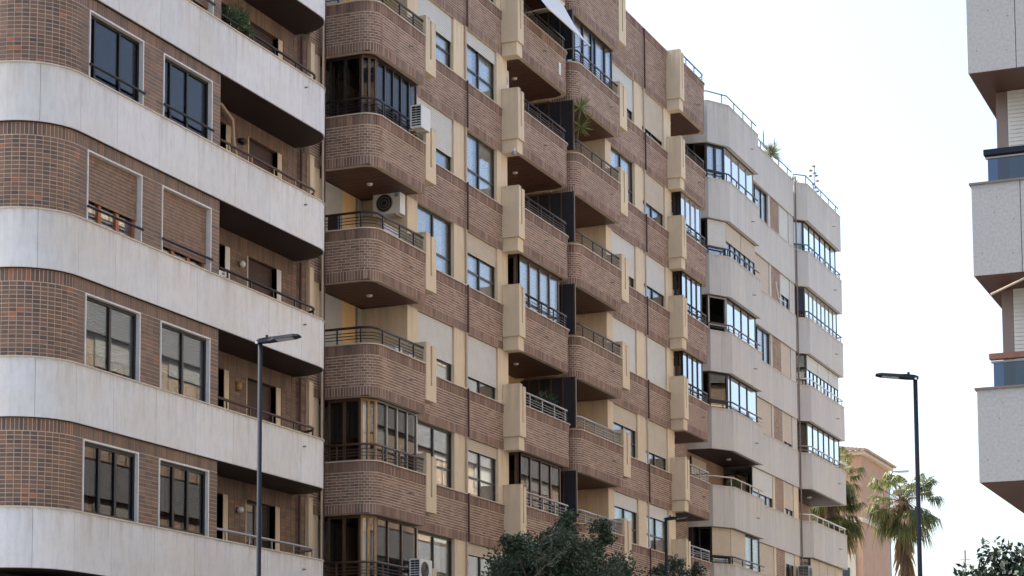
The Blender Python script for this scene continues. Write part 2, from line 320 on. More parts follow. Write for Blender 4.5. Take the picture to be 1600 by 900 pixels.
def window(parent, p0, p1, z0, z1, n=2, inset=.16, frame='alu', fw=.055, transom=None, sh=None, glass='glass', cur=None, bars=None, name='window', box=None, open_panes=(), fd=.05, shw=.03, low=None):
    """glazed frame on the wall segment p0->p1. sh=(fraction closed, material); cur=list of (u0,u1 fraction, z fraction from, material)"""
    L = math.hypot(p1[0] - p0[0], p1[1] - p0[1]); mb = MB(); w = -inset
    cuts = n if isinstance(n, (list, tuple)) else [k / n for k in range(1, n)]
    seg_box(mb, p0, p1, 0, L, w - fd, w, z0, z0 + fw); seg_box(mb, p0, p1, 0, L, w - fd, w, z1 - fw, z1)
    seg_box(mb, p0, p1, 0, fw, w - fd, w, z0 + fw, z1 - fw); seg_box(mb, p0, p1, L - fw, L, w - fd, w, z0 + fw, z1 - fw)
    ed = [0.0] + [c * L for c in cuts] + [L]
    for c in ed[1:-1]: seg_box(mb, p0, p1, c - fw * .6, c + fw * .6, w - fd, w + .008, z0 + fw, z1 - fw)
    zt = None
    if transom is not None:
        zt = z0 + (z1 - z0) * transom
        for a, b in zip(ed, ed[1:]): seg_box(mb, p0, p1, a + fw * .6, b - fw * .6, w - fd, w - .003, zt - fw * .45, zt + fw * .45)
    fr = mb.build(name, frame, parent)
    for i, (a, b) in enumerate(zip(ed, ed[1:])):
        if i in open_panes: continue
        spans = [(z0 + fw * .8, z1 - fw * .8)] if zt is None else [(z0 + fw * .8, zt - fw * .4), (zt + fw * .4, z1 - fw * .8)]
        for j, (za, zb) in enumerate(spans):
            pb = MB(); seg_box(pb, p0, p1, a + fw * .5, b - fw * .5, w - fd * .7, w - fd * .45, za, zb); pb.build('pane', (low if low and j == 0 and zt else glass), fr)
    if sh and sh[0] > 0:
        zb = z1 - (z1 - z0) * sh[0]; shutter(p0, p1, .012, L - .012, w + shw, zb, z1 - .004, sh[1], fr)
    for c in cur or []:
        curtain(p0, p1, c[0] * L + .03, c[1] * L - .03, w - .12, z0 + (z1 - z0) * c[2] + .01, z1 - .05, c[3], fr)
    return fr
def railing(parent, path, z0, z1, m, top=.03, bars=(.31, .5, .69), posts=None, post_at=None, name='railing', br=.012, thick=None, pm=None):
    mb = MB(); mb.tube([(x, y, z1) for x, y in path], top, 6); rl = mb.build(name, m, parent, smooth=True)
    for f in bars:
        b = MB(); b.tube([(x, y, z0 + (z1 - z0) * f) for x, y in path], br, 5); b.build('rail', m, rl)
    P = Path(path)
    for t in (post_at if post_at is not None else [P.len * (k + .5) / posts for k in range(posts)]):
        (q, n) = P.at(t); b = MB(); r = thick or .018; b.box(q[0] - r, q[0] + r, q[1] - r, q[1] + r, z0, z1); b.build('post', pm or m, rl)
    return rl
# ---------------------------------------------------------------- ground, road, pavements
def struct(o): o['kind'] = 'structure'; return o
b = MB(); b.quad((-1500, -600, 0), (1500, -600, 0), (1500, 2500, 0), (-1500, 2500, 0)); struct(b.build('ground', 'earth'))
b = MB(); b.quad((-16, -80, .012), (-8.6, -80, .012), (-8.6, 400, .012), (-16, 400, .012)); b.quad((-8.6, -30, .012), (60, -30, .012), (60, 24, .012), (-8.6, 24, .012)); b.quad((-120, 99.5, .012), (-16, 99.5, .012), (-16, 111, .012), (-120, 111, .012)); struct(b.build('road', 'asphalt'))
b = MB(); b.box(-23.4, -16, 30, 99, 0, .13); b.box(-34, -23.4, 26, 33.4, 0, .13); b.box(-23.4, -16, 26, 30, 0, .13); b.box(-23.4, -16, 111.5, 300, 0, .13); b.box(-120, -23.4, 111.5, 125, 0, .13); struct(b.build('pavement', 'paving'))
b = MB(); b.box(-8.6, -5.0, 25, 300, 0, .13); b.box(-5.0, 40, 25, 29.4, 0, .13); struct(b.build('pavement', 'paving'))
b = MB()
for k in range(60): b.quad((-12.36, 20 + k * 6, .016), (-12.24, 20 + k * 6, .016), (-12.24, 23 + k * 6, .016), (-12.36, 23 + k * 6, .016))
struct(b.build('road_marking', 'paint'))
# ================================================================ building one: brown tiled block with white marble bands
B1 = thing('apartment_building', (-26, 40, 0), 'rounded brown tile block with wide white marble bands on the left', 'building')
TOP1 = [18.65 + 2.945, 18.65, 15.735, 12.79, 9.83, 6.88]; BANDH = 1.17
TOP1 = [27.45, 24.52] + TOP1
band = [(-38, 33.5), (-25.05, 33.5)] + arc(-25.05, 34.75, 1.25, -90, 0, 12)[1:] + [(-23.8, 44.95)] + arc(-24.75, 44.95, .95, 0, 90, 10)[1:] + [(-25.0, 45.9)]
wallp = [(-38, 33.6), (-25.05, 33.6)] + arc(-25.05, 34.77, 1.17, -90, 0, 30)[1:] + [(-23.88, 40.3)]
BP = Path(band); WP = Path(wallp)
def s_at_y(P, y):        # arc length where the straight +X facade reaches y
    for k in range(len(P.p) - 1):
        a, b_ = P.p[k], P.p[k + 1]
        if abs(a[0] - b_[0]) < 1e-6 and a[1] - 1e-6 <= y <= b_[1] + 1e-6: return P.L[k] + (y - a[1])
# body
b = MB(); b.box(-38, -25.2, 34.0, 46.6, 0, 28.0); b.build('wall', 'room', B1)
b = MB(); b.prism([(-38, 33.7), (-25.05, 33.7)] + arc(-25.05, 34.77, 1.05, -90, 0, 8)[1:] + [(-24.0, 45.5), (-25.1, 45.9), (-38, 45.9)], 0, 5.4); b.build('ground_floor', 'mortar1d', B1)
W1 = {  # per level: window settings
 'sl3': dict(n=[.14, .62], frame='alu_black', glass='glass_dark'),
}
single_left = [300]
for li, zt in enumerate(TOP1):
    zb = zt - BANDH
    seg = [0, 4, 8, 11.3]; s0 = s_at_y(BP, 34.75) ; s1 = s_at_y(BP, 44.95)
    cuts = [0, 3, 6, 9, 11, 12.95, s0 - .98, s0 - .02, s0 + 1.3, s0 + 2.9, s0 + 4.5, s0 + 6.1, s0 + 7.7, s0 + 9.3, s1 + .02, BP.len]
    core = MB(); core.ribbon(off(band, -.03), off(band, -.14), zb + .002, zt - .002); cr = core.build('marble_band', 'mortar1d', B1)
    for a, c in zip(cuts, cuts[1:]):
        pts = BP.sub(a + .0035, c - .0035); m = MB(); m.ribbon(pts, off(pts, -.03), zb, zt); m.build('panel', 'marble', cr)
    m = MB(); m.ribbon(off(band, .025), off(band, -.16), zt, zt + .03); m.build('coping', 'coping', cr)
    # slab: soffit of the loggia and strip under the band
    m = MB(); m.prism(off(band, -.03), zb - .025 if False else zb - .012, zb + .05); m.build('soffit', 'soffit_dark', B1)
    m = MB(); m.prism(off(band, -.16), zt - .95, zt - .85); m.build('floor_slab', 'mortar1d', B1)
    if li == len(TOP1) - 1: gap = None
for li in range(1, len(TOP1)):
    z0 = TOP1[li] + .03; z1 = TOP1[li - 1] - BANDH - .012; zs = z1 - .255; vis = li >= 3
    core = MB()
    S0 = s_at_y(WP, 34.77); ya = [(0, S0 + .31), (S0 + 2.35, S0 + 3.11), (S0 + 5.17, WP.len)]
    for a, c in ya: pts = WP.sub(a, c); core.ribbon(pts, off(pts, -.22), z0, zs)
    pts = WP.sub(0, WP.len); core.ribbon(pts, off(pts, -.22), zs, z1)
    core.box(-25.2, -23.9, 40.08, 40.29, z0, z1)
    wl = core.build('brick_wall', 'mortar1', B1)
    lay(WP.sub(8, S0 + .06), zs + .005, z1, .085, .015, .25, 'brick1', wl, hj=.012, proud=.0035)
    lay(WP.sub(S0 + .06, WP.len), zs + .005, z1, .085, .011, .25, 'brick1d', wl, hj=.012, proud=.0035)
    n1 = 0
    if li in (4, 5, 6, 7): n1 = 74
    # header tiles round the corner, stretchers on the flat part
    lay(WP.sub(S0 - 1.75, S0 + .06), z0, zs, .145, .018, .086, 'brick1', wl, single=n1, proud=.0075)
    for a, c, off_ in [(8, S0 - 1.75, 0), (S0 + .06, S0 + .31, 0), (S0 + 2.35, S0 + 3.11, 0), (S0 + 5.17, WP.len, 0)]:
        if c - a > .05: lay(WP.sub(a, c), z0, zs, .25, .009, .086, 'brick1d', wl, proud=.0035)
    # pier end towards the loggia
    lay([(-23.9, 40.3), (-25.0, 40.3)][::1], z0, z1, .25, .009, .086, 'brick1d', wl, proud=.0035)
    # the two windows
    X = -23.88
    for wi, (y0, y1) in enumerate(((35.09, 37.11), (37.89, 39.93))):
        tr = MB(); t = .035
        for (u0, u1, za, zb_) in ((y0 - .0, y0 + t, z0, zs), (y1 - t, y1, z0, zs), (y0 + t, y1 - t, zs - t, zs)): tr.box(X - .17, X + .022, u0, u1, za, zb_)
        p0, p1 = (X, y0 + t), (X, y1 - t); a = dict(inset=.10)
        if li == 4: a = dict(n=[.15, .62] if wi == 0 else [.20, .55], frame='alu_black', glass='glass_dark', inset=.08, cur=[(0, .14, 0, 'curtain')] if wi else None)
        elif li in (3, 5): a = dict(n=[.33, .66], frame='wood', fw=.09, inset=.14, sh=(.66 if wi == 0 else .86, 'sh_brown'), glass='glass', cur=[(0, 1, 0, 'curtain_grey')], shw=.05)
        elif li == 6: a = dict(n=2, frame='alu', inset=.07, glass='glass_low', cur=None)
        elif li == 7: a = dict(n=[.33, .63], frame='alu_black', inset=.06, fw=.07, glass='glass_dark', cur=[(.02, .25, .0, 'curtain_grey')])
        else: a = dict(n=2, frame='alu', inset=.10, glass='glass_dark')
        wn = window(B1, p0, p1, z0 + .002, zs - t, **a); tr.build('window_trim', 'white_trim', wn)
        if li == 6:   # lowered slatted shutters behind the glass
            L = p1[1] - p0[1]; shutter(p0, p1, .03, L - .03, -.16, z0 + (zs - z0) * (.24 if wi == 0 else .30), zs - .08, 'sh_mid', wn); pb = MB()
            for k, u in enumerate((.08, .30, .52, .74)): pb.box(X - .34, X - .26, y0 + .1 + u * 2, y0 + .32 + u * 2, z0 + .01, z0 + (.34 if k % 2 else .26))
            pb.build('window_box', 'terracotta', wn)
        if li in (3, 4, 5):
            br = MB(); br.tube([(X + .05, y0 - .01, z0 + .30), (X + .05, y1 + .01, z0 + .30)], .028, 6)
            for y in (y0 + .02, y1 - .02): br.box(X - .02, X + .05, y - .012, y + .012, z0 + .285, z0 + .315)
            br.build('guard_bar', 'alu_black', wn)
    # dark room behind the windows
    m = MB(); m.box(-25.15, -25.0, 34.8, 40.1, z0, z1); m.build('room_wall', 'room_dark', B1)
    # loggia back wall with a door and a window
    zl = TOP1[li] - .85; d0, d1, e0, e1 = 41.55, 42.48, 43.55, 44.98; zd = zl + 2.22
    core = MB()
    for a, c in ((40.3, d0), (d1, e0), (e1, 46.72)): core.box(-25.2, -25.012, a, c, zl, zd)
    core.box(-25.2, -25.012, 40.3, 46.72, zd, z1)
    lw = core.build('brick_wall', 'mortar1d', B1)
    for a, c in ((40.3, d0 - .0), (d1 + .26, e0 - .03), (e1 + .26, 46.72)): lay([(-25.012, a), (-25.012, c)], zl + .6, zd, .25, .012, .086, 'brick1d', lw, proud=.01)
    lay([(-25.012, 40.3), (-25.012, 45.75)], zd, z1, .082, .010, max(.2, z1 - zd), 'brick1d', lw, proud=.0035)
    lay([(-25.012, 45.76), (-25.012, 46.72)], zd, z1, .25, .012, .086, 'brick1d', lw, proud=.01)
    for (a, c) in ((d0, d1), (e0, e1)):
        jb = MB(); jb.box(-25.2, -25.0, c, c + .22, zl, zd - .002); jb2 = MB(); jb2.box(-25.2, -24.995, a - .03, a, zl, zd - .002)
        g = li == 7
        wn = window(B1, (-25.05, a), (-25.05, c), zl, zd, n=2 if c - a > 1 else 1, inset=.12, frame='alu_brown', glass='glass', transom=.62 if g else None,
                    sh=None if g else (.99, 'sh_dark'), cur=[(0, .4, 0, 'curtain_teal'), (.55, .8, 0, 'curtain_teal')] if g else None)
        jm_ = 'plaster' if li != 5 else 'white_trim'; jb.build('door_jamb', jm_, wn); jb2.build('door_jamb', jm_, wn)
    # wall light of the loggia
    lp = MB(); z = zl + 1.92
    if li == 6: lp.disc((-24.98, 43.10, z - .1), (0, 0, 1), .085, .20, 10)
    elif li == 4: lp.box(-25.0, -24.86, 43.0, 43.22, z, z + .1)
    else: lp.ball((-24.93, 43.15, z), .085, 10, 8)
    lp.build('wall_lamp', 'lampglass' if li not in (4, 6) else ('dark' if li == 4 else 'alu_gold'), B1, smooth=True)
    # downpipe and joint strip beside the party wall
    m = MB(); m.tube([(-24.93, 46.07, zl), (-24.93, 46.07, z1)], .035, 6); m.build('downpipe', 'pipe', B1)
    m = MB(); m.box(-25.1, -24.9, 46.5, 46.72, zl, z1 if False else z1); m.build('corner_strip', 'plaster', B1)
    # tube rail on the band
    rp = [(-23.93, 40.32), (-23.93, 44.75)] + arc(-24.55, 44.75, .62, 0, 100, 7)[1:]
    rm = {4: 'rail_brown', 5: 'rail', 6: 'rail_brown', 7: 'rail_grey', 3: 'rail'}.get(li, 'rail')
    railing(B1, rp, z0, z0 + .245, rm, top=.032, bars=(), post_at=(.45, 1.5, 2.55, 3.6, 4.6), thick=.016, pm='alu_gold' if li == 4 else rm)
    # weep outlet on the band
    m = MB(); m.disc((-23.8, 44.15, TOP1[li] - .30), (1, 0, 0), .022, .08, 8); m.build('weep_pipe', 'alu_grey', B1)
m = MB(); m.tube([(-24.75, 40.35, 17.42 - .0), (-24.8, 41.9, 17.38), (-24.85, 42.5, 17.2), (-24.9, 42.65, 16.7), (-24.9, 42.8, 16.35), (-24.92, 43.05, 16.2), (-24.92, 43.1, 15.9), (-24.92, 43.1, 15.0)], .045, 8); m.build('air_duct', 'pipe_beige', B1, smooth=True)
m = MB(); m.box(-38, -25, 33.6, 46.7, 28.0, 28.3); m.build('roof', 'mortar1d', B1)
# ================================================================ building two: brown brick block with balconies
B2 = thing('apartment_building', (-26, 61, 0), 'long reddish brown brick block with beige concrete fins and balconies, in the middle', 'building')
H2 = 3.005; zsill = lambda k: 9.655 + H2 * k; PAR = 1.37
XW, XB = -24.0, -23.5
bays = [
 dict(y0=47.33, y1=50.41, path=[(-24.95, 47.34), (-23.95, 47.34)] + arc(-23.95, 47.79, .45, -90, 0, 14)[1:] + [(XB, 50.41)], back=(47.34, 50.41)),
 dict(y0=57.42, y1=61.45, path=[(XB, 57.42), (XB, 60.95)] + arc(-24.0, 60.95, .5, 0, 90, 8)[1:] + [(-24.7, 61.45)], back=(57.42, 61.45)),
 dict(y0=61.95, y1=66.05, path=[(-24.7, 61.95), (-23.85, 61.95)] + arc(-23.85, 62.3, .35, -90, 0, 6)[1:] + [(XB, 66.05)], back=(61.95, 66.05)),
 dict(y0=73.22, y1=76.15, path=[(XB, 73.22), (XB, 75.7)] + arc(-23.95, 75.7, .45, 0, 90, 8)[1:] + [(-25.2, 76.15)], back=(73.22, 76.15)),
]
glazed = {0: (3, 0, -1), 1: (2, 0), 2: (5,), 3: (4, 3, 2)}
b = MB(); b.box(-38, -25.42, 46.75, 76.2, 0, 27.6); b.build('wall', 'ochre', B2)
b = MB(); b.box(-25.42, -24.1, 46.75, 76.2, 0, 4.9); b.build('ground_floor', 'mortar2', B2)
brick_budget = {}
KS = list(range(-1, 7))
for k in KS:
    zs = zsill(k); zb = zs - PAR; top6 = k == 6
    ztp = 28.2 if top6 else zs          # bay parapet top
    ztw = 28.57 if top6 else zs         # wall parapet top
    # floor slab over the whole depth, dark board soffit under the loggias
    m = MB(); m.box(-25.42, -24.37, 47.40, 76.1, zb + .12, zb + .40); m.build('floor_slab', 'mortar2', B2)
    # wall spandrels
    for (ya, yb) in ((50.41, 56.95), (66.05, 72.72), (46.75, 47.33)):
        x = XW if ya > 47 else -25.05
        core = MB(); core.box(x - .34, x - .012, ya, yb, zb, ztw - .03); sp = core.build('brick_spandrel', 'mortar2', B2)
        p = [(x - .012, ya), (x - .012, yb)]
        lay(p, zb, zb + .262, .082, .014, .262, 'brick2', sp, proud=.0035, hj=.012)
        lay(p, zb + .262, ztw - .305, .283, .015, .0755, 'brick2', sp, proud=.0035, bond='run', hj=.017)
        lay(p, ztw - .285, ztw - .03, .082, .014, .255, 'brick2', sp, proud=.022, hj=.006)
        c = MB(); c.box(x - .36, x + .045, ya, yb, ztw - .03, ztw); c.build('coping', 'coping', sp)
    # bays
    for bi, B in enumerate(bays):
        path = B['path']; P = Path(path)
        core = MB(); core.ribbon(off(path, -.012), off(path, -.16), zb, ztp - .03); pr = core.build('balcony_parapet', 'mortar2', B2)
        ind = 0
        if bi == 0 and k in (1, 2, 3, 4, 0): ind = 52
        e = off(path, -.012)
        lay(e, zb, zb + .265, .082, .016, .265, 'brick2', pr, proud=.006, hj=.012)
        if bi == 0:
            PP = Path(e); lay(PP.sub(0, 1.02), zb + .265, ztp - .305, .283, .015, .0755, 'brick2', pr, proud=.0035, bond='run', hj=.018, single=ind)
            lay(PP.sub(1.02, 1.72), zb + .265, ztp - .305, .142, .015, .0755, 'brick2', pr, proud=.0105, bond='run', hj=.018)
            lay(PP.sub(1.72, PP.len), zb + .265, ztp - .305, .283, .015, .0755, 'brick2', pr, proud=.0035, bond='run', hj=.018)
        elif bi == 2:
            PP = Path(e); lay(PP.sub(0, 1.4), zb + .265, ztp - .305, .142, .015, .0755, 'brick2', pr, proud=.0105, bond='run', hj=.018)
            lay(PP.sub(1.4, PP.len), zb + .265, ztp - .305, .283, .015, .0755, 'brick2', pr, proud=.0035, bond='run', hj=.018)
        else:
            PP = Path(e); cut = PP.L[1]; lay(PP.sub(0, cut), zb + .265, ztp - .305, .283, .015, .0755, 'brick2', pr, proud=.0035, bond='run', hj=.018)
            lay(PP.sub(cut, PP.len), zb + .265, ztp - .305, .142, .015, .0755, 'brick2', pr, proud=.0105, bond='run', hj=.018)
        lay(e, ztp - .288, ztp - .03, .082, .014, .258, 'brick2', pr, proud=.022, hj=.006)
        c = MB(); c.ribbon(off(path, .045), off(path, -.18), ztp - .03, ztp); c.build('coping', 'coping', pr)
        # soffit boards (one board per joint line) following the outline of the bay
        ins = off(path, -.15); poly = ins + [(-25.42, ins[-1][1]), (-25.42, ins[0][1])]
        m = MB(); m.prism(poly, zb + .022, zb + .12); sf = m.build('balcony_floor', 'mortar2', B2)
        bd = MB(); y = B['y0'] + .02; n = 0
        while y < B['y1'] - .1:
            y2 = min(y + .145, B['y1'] - .02); ym = (y + y2) / 2; xs = [q[0] for q in ins]
            # front of the board: where the outline is at this y
            xf = max([a[0] + (c_[0] - a[0]) * ((ym - a[1]) / (c_[1] - a[1])) for a, c_ in zip(ins, ins[1:]) if abs(c_[1] - a[1]) > 1e-6 and min(a[1], c_[1]) <= ym <= max(a[1], c_[1])] or [max(xs)])
            bd.box(-25.41, xf - .01, y, y2 - .008, zb + .004 + (.003 if n % 2 else 0), zb + .024); y = y2; n += 1
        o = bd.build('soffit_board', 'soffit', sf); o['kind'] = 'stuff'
        sl_ = MB(); ym = (B['y0'] + B['y1']) / 2 + (.1 if bi == 0 else -.4); sl_.disc((-24.45, ym, zb + .006), (0, 0, -1), .09, .05, 12, .07); sl_.build('ceiling_lamp', 'lampglass', sf, smooth=True)
        if k == 6 and bi != 3: continue
        # railing
        rz = ztp + (.42 if k < 6 else .34); rp = off(path, -.06)
        RP = Path(rp); rp = RP.sub(.02, RP.len - .02)
        rm = 'rail'
        if bi in (1, 2, 3) and k <= 1: rm = 'rail_grey'
        if bi == 0: rm = 'rail' if k != 0 and k != -1 else 'rail_brown'
        if k == 6: rm = 'rail_blue'
        pa = [.35, 1.02, 1.75, 2.75, 3.6] if bi == 0 else [.5, 1.5, 2.5, 3.4, 4.3]
        railing(B2, rp, ztp, rz, rm, top=.034, bars=(.31, .5, .69) if k < 6 else (), post_at=[t for t in pa if t < RP.len - .05])
        # weep pipe
        wp = MB(); yw = B['y1'] - .95 if bi in (0, 2) else B['y0'] + 1.7; wp.tube([(XB, yw, zb + .78), (XB + .12, yw, zb + .74)], .022, 6); wp.build('weep_pipe', 'alu_grey', pr)
        # glazed or open balcony
        zt = zs + H2 - PAR
        if k in glazed[bi]:
            fr = {(0, 3): 'alu', (0, 0): 'alu_brown', (0, -1): 'alu_brown', (1, 2): 'alu_brown', (1, 0): 'alu_brown', (2, 5): 'alu_black'}.get((bi, k), 'alu')
            gp = off(path, -.22)
            if bi == 0:
                e0, e1 = (-24.93, 47.56), (-23.98, 47.56); c1 = (-23.72, 47.92); f1 = (-23.72, 50.36)
                cu = {0: [(.05, .48, .38, 'curtain_grey'), (.52, .95, .40, 'curtain_grey')], 3: None, -1: None}[k]
                window(B2, e0, e1, zs, zt, n=2, inset=.0, frame=fr, fw=.07, glass='glass_dark', cur=cu, name='balcony_glazing')
                window(B2, e1, c1, zs, zt, n=2, inset=.0, frame='alu_gold' if k <= 0 else 'alu_brown', fw=.055, glass='glass' if k <= 0 else 'glass_dark', cur=[(.0, .55, 0, 'curtain')] if k <= 0 else None, name='balcony_glazing')
                window(B2, c1, f1, zs, zt, n=5 if k == 3 else (4 if k == 0 else [.28, .62]), inset=.0, frame='alu_grey' if k == 0 else fr, fw=.05, glass='glass_dark', cur=[(0, 1, 0, 'curtain_grey' if k != 3 else 'curtain_grey')], name='balcony_glazing')
            elif bi == 1:
                s0, s1, s2 = (-24.2, 57.6), (XB - .24, 57.6), (XB - .24, 60.9)
                window(B2, s0, s1, zs, zt, n=[.7], inset=0, frame=fr, fw=.07, glass='glass_dark', name='balcony_glazing')
                window(B2, s1, s2, zs, zt, n=4, inset=0, frame=fr, fw=.06, glass='glass' if k == 2 else 'glass_dark', cur=[(0, 1, 0, 'curtain')] if k == 2 else [(0, 1, 0, 'curtain_grey')], name='balcony_glazing')
                window(B2, s2, (-24.0, 61.3), zs, zt, n=1, inset=0, frame=fr, fw=.06, glass='glass_dark', name='balcony_glazing')
            elif bi == 2:
                window(B2, (-24.6, 62.12), (-23.9, 62.12), zs, zt, n=1, inset=0, frame=fr, fw=.06, name='balcony_glazing')
                window(B2, (-23.9, 62.12), (XB - .22, 62.4), zs, zt, n=1, inset=0, frame=fr, fw=.05, name='balcony_glazing')
                window(B2, (XB - .22, 62.4), (XB - .22, 66.0), zs, zt, n=[.22, .44, .54, .8], inset=0, frame=fr, fw=.07, glass='glass', cur=[(0, .45, 0, 'curtain'), (.5, .8, 0, 'curtain')], name='balcony_glazing')
            else:
                s0, s1, s2 = (-24.0, 73.3), (XB - .2, 73.3), (XB - .2, 75.75)
                window(B2, s0, s1, zs, zt, n=1, inset=0, frame=fr, fw=.09, glass='glass_dark', name='balcony_glazing', cur=[(0, 1, 0, 'curtain_teal')] if k == 4 else None)
                window(B2, s1, s2, zs, zt, n=4, inset=0, frame='alu_grey' if k == 4 else fr, fw=.05, glass='glass_clear', cur=[(0, 1, .0, 'curtain')] if k != 3 else [(0, .3, 0, 'curtain'), (.55, .9, 0, 'curtain')], name='balcony_glazing')
                window(B2, s2, (-23.98, 76.0), zs, zt, n=1, inset=0, frame=fr, fw=.06, glass='glass', name='balcony_glazing')
        # loggia back wall: shutters and door
        y0, y1 = B['back']; xk = -25.42; zf = zb + .42
        if k == 6: continue
        if bi == 0:
            window(B2, (xk + .03, 47.45), (xk + .03, 49.17), zf, zt - .02, n=2, inset=-.01, frame='alu_grey', sh=(.99 if k == 1 else .62, 'sh_grey'), name='balcony_door')
            window(B2, (xk + .03, 50.07), (xk + .03, 50.38), zf, zt - .02, n=1, inset=-.01, frame='alu_grey', sh=(.99, 'sh_grey'), name='balcony_door')
            pl = MB(); pl.box(-24.16, -24.02, 49.95 if False else 50.28, 50.40, zf, zt - .02); 
        elif bi in (1, 2):
            window(B2, (xk + .03, y0 + .9), (xk + .03, y0 + 2.6), zf, zt - .02, n=2, inset=-.01, frame='alu', sh=(.35, 'sh_beige'), name='balcony_door')
        else:
            window(B2, (xk + .03, y0 + .5), (xk + .03, y0 + 2.0), zf, zt - .02, n=2, inset=-.01, frame='alu', sh=(.5, 'sh_beige'), name='balcony_door')
    # smoked screen between the paired balconies
    if k < 6:
        zt = zs + H2 - PAR; m = MB()
        sc = MB(); sc.box(-25.4, -24.62, 61.69, 61.71, zb + .42, zt - .01); sc.box(-24.615, -23.52, 61.69, 61.71, zs - .02, zt - .01); so_ = sc.build('privacy_screen', 'screen', B2)
        for x in (-23.52, -23.95, -24.35, -24.75, -25.1):
            m = MB(); m.box(x - .022, x + .022, 61.665, 61.735, zb + .42 if x < -24.6 else zs - .02, zt - .012); m.build('post', 'alu_brown', so_)
    # party parapet, pilasters
    zt = zs + H2 - PAR
    if k < 6:
        for (ya, yb, xb) in ((50.412, 51.05, -25.4), (53.48, 54.33, -24.34), (56.63, 57.419, -25.4), (66.052, 66.62, -25.4), (69.12, 69.95, -24.34), (72.45, 73.219, -25.4)):
            m = MB(); m.box(xb, -24.03, ya, yb, zs + .001, zt - .001); m.build('pilaster', 'plaster', B2)
            if xb < -25: m = MB(); m.box(-25.4, -24.36, ya, yb, zb + .41, zs); m.build('pilaster', 'ochre', B2)
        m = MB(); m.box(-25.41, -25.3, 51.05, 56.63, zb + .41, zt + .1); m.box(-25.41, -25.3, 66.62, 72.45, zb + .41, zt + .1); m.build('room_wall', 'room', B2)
        m = MB(); m.box(-25.42, -25.06, 46.76, 47.31, zs, zt); m.build('wall_panel', 'plaster', B2)
        # ---- windows: a, b and their repeats
        T = {  # (shutter fraction, shutter mat, curtains, panes, transom, frame)
         'a': {5: (.3, 'sh_white', 'curtain'), 4: (.45, 'sh_white', 'curtain'), 3: (.68, 'sh_white', None), 2: (0, '', 'yw'), 1: (.66, 'sh_white', 'curtain'), 0: (0, '', None), -1: (0, '', 'half')},
         'b': {5: (.3, 'sh_white', 'curtain'), 4: (.24, 'sh_white', 'curtain'), 3: (0, '', 'curtain'), 2: (.36, 'sh_beige', 'curtain'), 1: (.74, 'sh_white', None), 0: (.2, 'sh_beige', 'curtain'), -1: (.2, 'sh_beige', None)},
         'c': {5: (.72, 'sh_white', None), 4: (0, '', 'curtain'), 3: (.74, 'sh_white', None), 2: (1, 'sh_white', None), 1: (.38, 'sh_beige', None), 0: (.3, 'sh_white', 'curtain'), -1: (.3, 'sh_white', 'curtain')},
         'd': {5: (.82, 'sh_beige', None), 4: (.66, 'sh_beige', None), 3: (.68, 'sh_white', None), 2: (.97, 'sh_white', None), 1: (.70, 'sh_beige', None), 0: (.28, 'sh_white', 'curtain'), -1: (.2, 'sh_white', 'curtain')}}
        for key, (ya, yb) in dict(a=(51.05, 53.48), b=(54.33, 56.63), c=(66.62, 69.12), d=(69.95, 72.45)).items():
            f, sm, cu = T[key][k]
            cur = {None: None, 'curtain': [(0, .46, 0, 'curtain'), (.54, 1, 0, 'curtain')], 'yw': [(.15, .45, 0, 'curtain_yellow'), (.5, .85, 0, 'curtain')], 'half': [(.5, .8, 0, 'curtain')]}[cu]
            window(B2, (XW, ya + .002), (XW, yb - .002), zs + .002, zt - .004, n=2, inset=.13, frame='alu', fw=.06, transom=.33, sh=(f, sm), cur=cur, shw=.045, glass='glass')
    # fins: two plates with a groove between them on a common foot
    for fi, (ya, yb) in enumerate(((50.412, 51.05), (56.952, 57.418), (66.052, 66.75), (72.722, 73.218))):
        L = yb - ya; z0 = zs - .98; z1 = zs + .59 + (.3 if top6 else 0); xo = -23.47; m = MB()
        m.box(XW - .02, xo, ya, yb, z0, z0 + .42)
        m.box(XW - .02, xo, ya, ya + L * .42, z0 + .42, z1); m.box(XW - .02, xo, ya + L * .58, yb, z0 + .42, z1 - .05)
        m.box(XW - .02, xo - .14, ya + L * .42, ya + L * .58, z0 + .42, z1 - .05)
        fo = m.build('concrete_fin', 'plaster', B2)
        if fi in (1, 3):
            m = MB(); m.box(XW - .02, xo - .06, ya + .05, yb - .002, zb - .01, z0 - .001); m.build('fin_bracket', 'plaster', fo)
m = MB(); m.box(-38, -24.3, 46.75, 76.1, 27.62, 27.9); m.build('roof', 'mortar2', B2)
for yy in (54.24, 70.05):
    for k in range(-1, 7):
        zs = zsill(k); zb = zs - PAR; m = MB(); top = 28.5 if k == 6 else zs
        m.tube([(-23.93, yy, zb - .02), (-23.93, yy, top)] + ([(-24.1, yy, top + .12)] if k == 6 else []), .032, 7); m.build('downpipe', 'pipe', B2)
        if k < 6: m = MB(); m.tube([(-23.985, yy, zs), (-23.985, yy, zs + H2 - PAR)], .034, 7); m.build('downpipe', 'pipe_beige', B2)
m = MB(); m.tube([(-24.9, 47.25, 5), (-24.9, 47.25, 28)], .04, 6); m.build('downpipe', 'pipe', B2)
m = MB(); m.tube([(-24.86, 47.1, 5), (-24.86, 47.1, 28)], .03, 6); m.build('downpipe', 'pipe_beige', B2)
